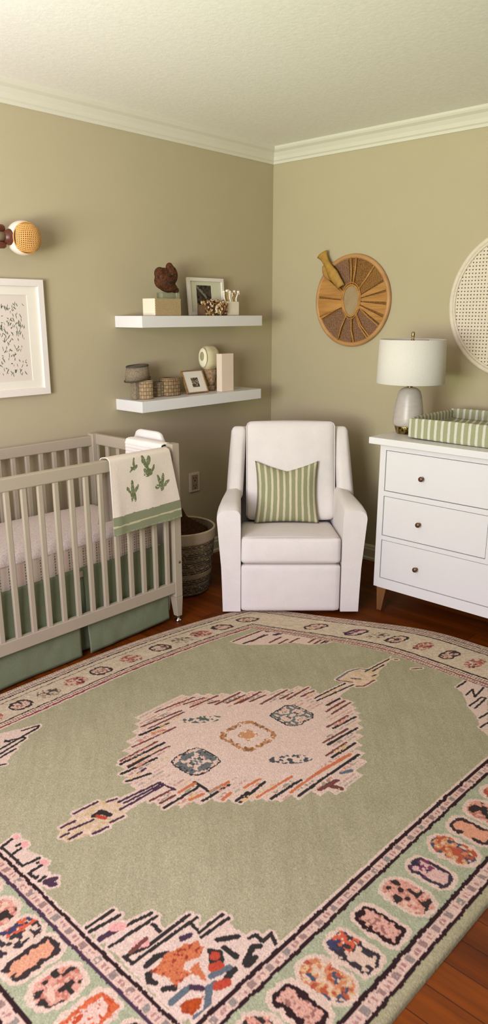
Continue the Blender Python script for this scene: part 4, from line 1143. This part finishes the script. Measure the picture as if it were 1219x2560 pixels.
picture('photo_frame', 'small wood edged frame with a tiny dark picture leaning on the lower shelf', .165, .135, .006, .012, (-.795, -.128, 1.0385), m_wood('thin_oak_frame', rgb(120, 86, 46), rgb(158, 118, 70), 0, 4), ((50, 50), motif_photo), tilt=math.radians(-24), mat_open=(.056, .056, .004, -.004), mat_col=(226, 216, 204), bev=.001)

# sconce
def build_sconce():
    t = thing('wall_sconce', 'white globe wall sconce with a rattan cap on a brown wooden arm', 'wall lamp', (-1.82, -.105, 1.797))
    br = m_wood('reddish_wood', rgb(74, 34, 22), rgb(120, 62, 42), 0, 3)
    gl = m_plain('white_glass', rgb(232, 214, 202), .3, var=.01)
    bm = bmesh.new(); bmesh.ops.create_uvsphere(bm, u_segments=48, v_segments=32, radius=.073); obj('globe', bm, gl, t, True)
    # rattan cap: a dark shell under a lattice of canes, facing along ax
    ax = Vector((-.08, -.99, -.06)).normalized()
    q = ax.to_track_quat('Z', 'Y'); half = math.radians(57)
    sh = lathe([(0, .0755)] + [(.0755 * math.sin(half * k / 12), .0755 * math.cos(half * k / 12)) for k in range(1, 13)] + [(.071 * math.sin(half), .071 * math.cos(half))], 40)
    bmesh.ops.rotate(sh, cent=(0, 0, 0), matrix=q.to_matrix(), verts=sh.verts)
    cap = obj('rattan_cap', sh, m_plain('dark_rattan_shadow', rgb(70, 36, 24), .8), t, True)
    bm = bmesh.new(); k_ = 7; R0 = .0768
    for d in (0, 1):
        for i in range(-k_, k_ + 1):
            a = half * i / (k_ + .2); pts = []
            for j in range(25):
                b = half * (-1 + 2 * j / 24)
                v = Vector((math.tan(a * .86), math.tan(b * .86), 1)) if d == 0 else Vector((math.tan(b * .86), math.tan(a * .86), 1))
                v.normalize()
                if v.z < math.cos(half): continue
                pts.append(q @ (v * (R0 + (.0006 if d else 0))))
            if len(pts) > 2: add_tube(bm, pts, .0026, 6)
    add_tube(bm, [q @ Vector((R0 * math.sin(half) * math.cos(2 * math.pi * k / 48), R0 * math.sin(half) * math.sin(2 * math.pi * k / 48), R0 * math.cos(half))) for k in range(48)], .0028, 6, True)
    obj('cane_lattice', bm, m_plain('golden_cane', rgb(212, 158, 88), .5, var=.08, scale=60), cap, True)
    def xl(prof, mt, name, off=(0, 0, 0)):
        b = lathe(prof, 28); bmesh.ops.rotate(b, cent=(0, 0, 0), matrix=Matrix.Rotation(-math.pi / 2, 3, 'Y'), verts=b.verts); bmesh.ops.translate(b, vec=off, verts=b.verts); return obj(name, b, mt, t, True)
    xl([(0, .052), (.034, .052), (.034, .070), (.028, .076), (.026, .094), (0, .094)], br, 'collar')
    xl([(0, .090), (.021, .090), (.021, .17), (0, .17)], m_plain('beige_sleeve', rgb(150, 128, 104), .9), 'sleeve')
    xl([(0, .085), (.010, .087), (.015, .095), (.016, .12), (.012, .17), (0, .172)], br, 'side_bar', (0, 0, .034))
    xl([(0, .085), (.010, .087), (.015, .095), (.016, .12), (.012, .17), (0, .172)], br, 'side_bar', (0, 0, -.034))
    bm = cushion(.10, .022, .16, .010, 8); bmesh.ops.translate(bm, vec=(-.225, .093, 0), verts=bm.verts); obj('wall_plate', bm, br, t, True)
    obj('arm', tube([(-.165, 0, 0), (-.205, .005, 0), (-.222, .03, 0), (-.225, .09, 0)], .016, 14), br, t, True)
build_sconce()

# wall outlet
def build_outlet():
    t = thing('wall_outlet', 'cream wall outlet plate low on the left wall above the rope basket', 'outlet', (-.718, 0, .487))
    m = m_plain('cream_plastic', rgb(214, 196, 178), .4, var=.01); gr = m_plain('grey_plastic', rgb(150, 134, 116), .5); dk = M['dark']
    obj('cover_plate', B((-.042, .042, -.010, 0, -.059, .059)), m, t, bevel=.003)
    obj('socket_face', B((-.026, .026, -.0115, -.009, -.046, .046)), gr, t, bevel=.001)
    for z in (.018, -.028):
        obj('socket_hole', B((-.011, -.007, -.0125, -.0112, z + .002, z + .014)), dk, t); obj('socket_hole', B((.007, .011, -.0125, -.0112, z + .002, z + .014)), dk, t)
        obj('socket_hole', B((-.004, .004, -.0125, -.0112, z - .012, z - .004)), dk, t)
build_outlet()

# ---------------------------------------------------------------- floating shelves
def shelf(z0, z1, x0, x1, label):
    o = obj('floating_shelf', B((x0, x1, -.219, -.0005, z0, z1)), M['white'], None, bevel=.002); return tag(o, label, 'shelf', 'white floating shelves')
shelf(1.407, 1.465, -1.257, -.345, 'upper white floating shelf on the left wall'); shelf(.980, 1.038, -1.275, -.350, 'lower white floating shelf on the left wall')

# upper shelf
ZS = 1.4653
def woven_box():
    t = thing('storage_box', 'pale box with a woven front holding up the brown figurine on the upper shelf', 'box', (-1.062, -.150, ZS))
    q = NT('woven_seagrass', .9, 0, .15); co = q.coord(scale=(62, 1, 170)); b = q.add('ShaderNodeTexBrick'); b.inputs['Scale'].default_value = 1; b.inputs['Brick Width'].default_value = .5; b.inputs['Row Height'].default_value = 1
    b.inputs['Mortar Size'].default_value = .09; b.inputs['Color1'].default_value = rgb(190, 166, 126); b.inputs['Color2'].default_value = rgb(178, 154, 114); b.inputs['Mortar'].default_value = rgb(146, 122, 84)
    sw = q.add('ShaderNodeSeparateXYZ'); cb = q.add('ShaderNodeCombineXYZ'); q.l.new(co, sw.inputs[0]); q.l.new(sw.outputs[0], cb.inputs[0]); q.l.new(sw.outputs[2], cb.inputs[1]); q.l.new(cb.outputs[0], b.inputs['Vector'])
    q.col(b.outputs['Color']); q.bump(b.outputs['Fac'], -.5, .002)
    obj('box_body', B((-.088, .088, -.046, .05, 0, .086)), m_plain('ivory_board', rgb(222, 212, 190), .8, var=.02), t, bevel=.002)
    obj('woven_front', B((-.086, .088, -.050, -.046, .001, .086)), q.m, t)
woven_box()
def figurine():
    t = thing('bird_figurine', 'rough dark brown carved figurine on a clear stand on the pale box', 'figurine', (-1.020, -.145, ZS + .0865))
    st = NT('clear_green_glass', .08, 0, .5); st.col((.55, .60, .45, 1)); st.b.inputs['Transmission Weight'].default_value = .85; st.b.inputs['IOR'].default_value = 1.45
    obj('glass_stand', B((-.052, .068, -.025, .025, 0, .030)), st.m, t, bevel=.003)
    bm = bmesh.new()
    for c, r, s in (((-.012, 0, .088), .060, (1.08, .72, .80)), ((-.045, 0, .124), .033, (1.0, .8, 1.0)), ((-.020, 0, .128), .030, (1.1, .8, .9)), ((.030, 0, .118), .042, (.95, .8, 1.2)), ((.022, 0, .158), .024, (.85, .8, 1.0)),
                    ((.048, 0, .125), .024, (.8, .8, 1.3)), ((.012, 0, .056), .046, (1.2, .75, .56)), ((.058, 0, .044), .021, (1.15, .9, .72)), ((-.052, 0, .086), .030, (.8, .8, 1.2))):
        sphere(bm, c, r, *s)
    q = NT('rough_dark_resin', .85, 0, .25); co = q.coord(); f = q.noise(co, 95, 4, .7); q.col(q.ramp(f, [(.35, rgb(44, 22, 12)), (.6, rgb(92, 52, 26)), (.75, rgb(124, 80, 42))])); q.bump(f, .9, .004)
    o = obj('figure_body', bm, q.m, t, True)
    rm = o.modifiers.new('remesh', 'REMESH'); rm.mode = 'VOXEL'; rm.voxel_size = .003; rm.use_smooth_shade = True
    sm = o.modifiers.new('smooth', 'SMOOTH'); sm.iterations = 12; sm.factor = .5
    gr = bmesh.new()      # dark carved grooves
    add_tube(gr, [(-.040, -.0415, .079), (-.012, -.0455, .080), (.022, -.040, .082)], .0035, 8); add_tube(gr, [(-.022, -.038, .112), (.004, -.040, .113)], .003, 8)
    obj('carved_groove', gr, M['dark'], t, True)
figurine()
def pods():
    t = thing('dried_pod_planter', 'low planter crammed with speckled brown and cream pods in front of the white frame', 'planter', (-.682, -.140, ZS))
    obj('planter_box', B((-.088, .088, -.030, .030, 0, .058)), m_plain('brown_planter', rgb(92, 68, 42), .8, var=.15, scale=60), t, bevel=.004)
    r = random.Random(5); cs = [(206, 178, 136), (96, 60, 40), (168, 128, 82), (60, 40, 30), (224, 204, 170), (132, 92, 60)]
    q = NT('speckled_pods', .7, 0, .3); co = q.coord(); v = q.add('ShaderNodeTexVoronoi'); v.inputs['Scale'].default_value = 75; q.l.new(co, v.inputs['Vector'])
    sp = q.add('ShaderNodeSeparateXYZ'); q.l.new(v.outputs['Color'], sp.inputs[0])
    q.col(q.ramp(sp.outputs[0], [(0, rgb(70, 42, 30)), (.25, rgb(112, 74, 44)), (.5, rgb(172, 132, 86)), (.75, rgb(214, 190, 150)), (1, rgb(52, 36, 28))], 'CONSTANT'))
    bm = bmesh.new()
    for k in range(420):
        face = r.random()
        if face < .55: p = (r.uniform(-.086, .086), -.031 + r.uniform(-.004, .002), r.uniform(.006, .066))
        else: p = (r.uniform(-.086, .086), r.uniform(-.03, .03), r.uniform(.058, .080))
        if p[0] < -.05 and p[2] > .074: continue
        s = r.uniform(.0045, .0085); sphere(bm, p, s, r.uniform(.7, 1.2), 1, r.uniform(.8, 1.5), 2)
    tag(obj('dried_pods', bm, q.m, t, True), kind='stuff')
pods()
def coral_cup():
    t = thing('white_vase', 'small white cup with knobbly white and gold coral stems at the shelf end', 'vase', (-.530, -.125, ZS))
    obj('cup', B((-.050, .050, -.036, .036, 0, .078)), m_plain('ivory_ceramic', rgb(226, 216, 196), .5, var=.01), t, bevel=.006, seg=3)
    w = m_plain('white_coral', rgb(238, 226, 210), .6, var=.03, scale=50); g = m_plain('gold_coral', rgb(176, 132, 70), .5, var=.1, scale=60)
    r = random.Random(9)
    for k in range(9):
        x = -.040 + .080 * k / 8; z1 = .115 + r.uniform(0, .022); dx = (x / .05) * .012; y = r.uniform(-.02, .015)
        if k == 8: dx = .028; z1 = .130
        if k == 0: z1 = .128
        s = obj('coral_stem', tube([(x, y - .010, .070), (x + dx * .3 + r.uniform(-.003, .003), y, .095), (x + dx, y, z1)], [.004, .0045, .005], 8), g if k % 3 == 1 else w, t, True)
        b = bmesh.new(); sphere(b, (x + dx, y, z1 + .002), .0085, 1, 1, .9, 2); sphere(b, (x + dx + .006, y, z1 - .008), .005, 1, 1, 1, 2); obj('coral_tip', b, w, s, True)
coral_cup()

# lower shelf
ZL = 1.0383
def mini_lamp():
    t = thing('miniature_lamp', 'miniature grey brown lamp with a slanted shade at the left end of the lower shelf', 'ornament', (-1.213, -.100, ZL))
    q = NT('grey_brown_felt', .95, 0, .15); co = q.coord(); f = q.noise(co, 170, 3); q.col(q.ramp(f, [(.3, rgb(112, 98, 80)), (.7, rgb(150, 134, 112))])); q.bump(f, .5, .002)
    dk = m_plain('dark_brown_edge', rgb(74, 58, 44), .8)
    obj('post', B((-.026, .026, -.022, .022, 0, .103)), q.m, t, bevel=.006)
    n = 40
    def rg(rx, ry, z, cx, sl): return [(cx + rx * math.cos(2 * math.pi * k / n), ry * math.sin(2 * math.pi * k / n), z + sl * math.cos(2 * math.pi * k / n)) for k in range(n)]
    bm = bmesh.new(); lo = [bm.verts.new(p) for p in rg(.074, .054, .103, .010, .010)]; hi = [bm.verts.new(p) for p in rg(.064, .048, .172, .012, .004)]; tp = [bm.verts.new(p) for p in rg(.054, .040, .172, .012, .004)]
    for a, b in ((lo, hi), (hi, tp)):
        for k in range(n): bm.faces.new((a[k], a[(k + 1) % n], b[(k + 1) % n], b[k]))
    bm.faces.new(lo[::-1]); bm.faces.new(tp)
    s = obj('shade', bm, q.m, t, True)
    for p in s.data.polygons: p.use_smooth = len(p.vertices) == 4
    obj('shade_edge', tube(rg(.075, .055, .103, .010, .010), .004, 8, True), dk, s, True)
    obj('shade_top', tube(rg(.062, .046, .172, .012, .004), .005, 8, True), m_plain('dark_grey_top', rgb(70, 66, 58), .6), s, True)
mini_lamp()
def weave_box(label, loc, rx, ry, h, rows, cols, rz=0, tone=(172, 146, 114), hole=(116, 92, 66), square=2.6, name='woven_basket'):
    """small basket of woven strips: superellipse plan"""
    t = thing(name, label, 'basket', loc, rz, 'woven baskets on the lower shelf')
    nu, nv = 220, 90; th = np.linspace(0, 2 * math.pi, nu, endpoint=False); v = np.linspace(0, 1, nv); V, TH = np.meshgrid(v, th, indexing='ij')
    c, s = np.cos(TH), np.sin(TH); k = (np.abs(c) ** square + np.abs(s) ** square) ** (-1 / square)
    fu = np.mod(TH / (2 * math.pi) * cols, 1); fv = np.mod(V * rows, 1)
    bumpv = .0018 * (np.clip(np.sin(fu * math.pi), 0, 1) ** .5 * np.clip(np.sin(fv * math.pi), 0, 1) ** .5)
    X = (rx * k + bumpv) * c; Y = (ry * k + bumpv) * s; Z = V * h
    col = np.empty(V.shape + (3,)); col[:] = tone
    ci = (np.floor(TH / (2 * math.pi) * cols) + np.floor(V * rows)).astype(int)
    col += ((ci % 2) * 14 - 7 + 8 * vnoise(TH, Z * 6, .15, 44))[..., None]
    col[((fu < .16) & (fv > .12)) | ((fv < .17))] = hole
    col[(V > .93)] = (tone[0] * .9, tone[1] * .86, tone[2] * .8)
    grid('basket_wall', np.stack([X, Y, Z], -1), np.clip(col, 10, 240), m_painted('woven_reed', .9, 220, .5, .2), t, closed_u=True)
    b = bmesh.new(); vs = [b.verts.new((rx * kk * math.cos(a) * .97, ry * kk * math.sin(a) * .97, h * .93)) for a, kk in zip(th[::4], k[0, ::4])]; b.faces.new(vs); obj('lid', b, m_plain('reed_lid', rgb(*[x * .8 for x in tone]), .9, var=.15, scale=60), t)
    b = bmesh.new()
    add_tube(b, [(rx * kk * math.cos(a), ry * kk * math.sin(a), h) for a, kk in zip(th[::4], k[0, ::4])], .003, 8, True); obj('rim', b, m_plain('reed_rim', rgb(*[x * .86 for x in tone]), .9, var=.1), t, True)
weave_box('square cream woven basket tucked under the miniature lamp shade', (-1.168, -.118, ZL), .040, .036, .098, 5, 18, math.radians(-20))
weave_box('small low grey brown coiled basket between the two woven baskets', (-1.048, -.075, ZL), .032, .030, .076, 5, 8, 0, (154, 136, 112), (110, 92, 70), 3)
weave_box('dark brown woven basket with a checked front left of the small frame', (-.968, -.088, ZL), .056, .042, .096, 5, 22, 0, (158, 132, 100), (96, 74, 50), 3.2)
def bulb_vase():
    t = thing('cone_planter', 'brown woven cone planter with a rounded cream head behind the leaning frame', 'ornament', (-.632, -.060, ZL))
    q = NT('brown_bark_weave', .9, 0, .15); co = q.coord(scale=(1, 1, .5)); f = q.noise(co, 130, 4); q.col(q.ramp(f, [(.3, rgb(110, 84, 58)), (.7, rgb(176, 146, 116))])); q.bump(f, .7, .003)
    obj('foot', lathe([(0, 0), (.033, 0), (.036, .006), (.036, .028), (.030, .031), (0, .031)], 32), q.m, t, True)
    obj('cone', lathe([(0, .031), (.030, .031), (.034, .04), (.052, .120), (.051, .124), (0, .124)], 40), q.m, t, True)
    cr = m_plain('cream_matte', rgb(202, 188, 150), .8, var=.05, scale=20); pale = m_plain('pale_cream', rgb(232, 222, 192), .7, var=.03)
    b = cushion(.118, .09, .132, .042, 14, (.004, .004, .006)); bmesh.ops.translate(b, vec=(.002, 0, .188), verts=b.verts); hd = obj('head', b, cr, t, True)
    b = bmesh.new(); sphere(b, (0, 0, 0), 1, .013, .034, .056); bmesh.ops.translate(b, vec=(-.056, -.006, .192), verts=b.verts); obj('pale_patch', b, pale, hd, True)
    b = bmesh.new(); sphere(b, (0, 0, 0), 1, .006, .016, .026); bmesh.ops.translate(b, vec=(-.067, -.010, .200), verts=b.verts); obj('hollow', b, m_plain('olive_hollow', rgb(160, 146, 106), .8), hd, True)
bulb_vase()
tag(obj('tall_white_box', B((-.640, -.540, -.170, -.128, ZL, ZL + .215)), m_plain('blush_white_card', rgb(228, 206, 186), .7, var=.01), None, bevel=.002), 'tall plain blush white box at the right of the lower shelf', 'box')
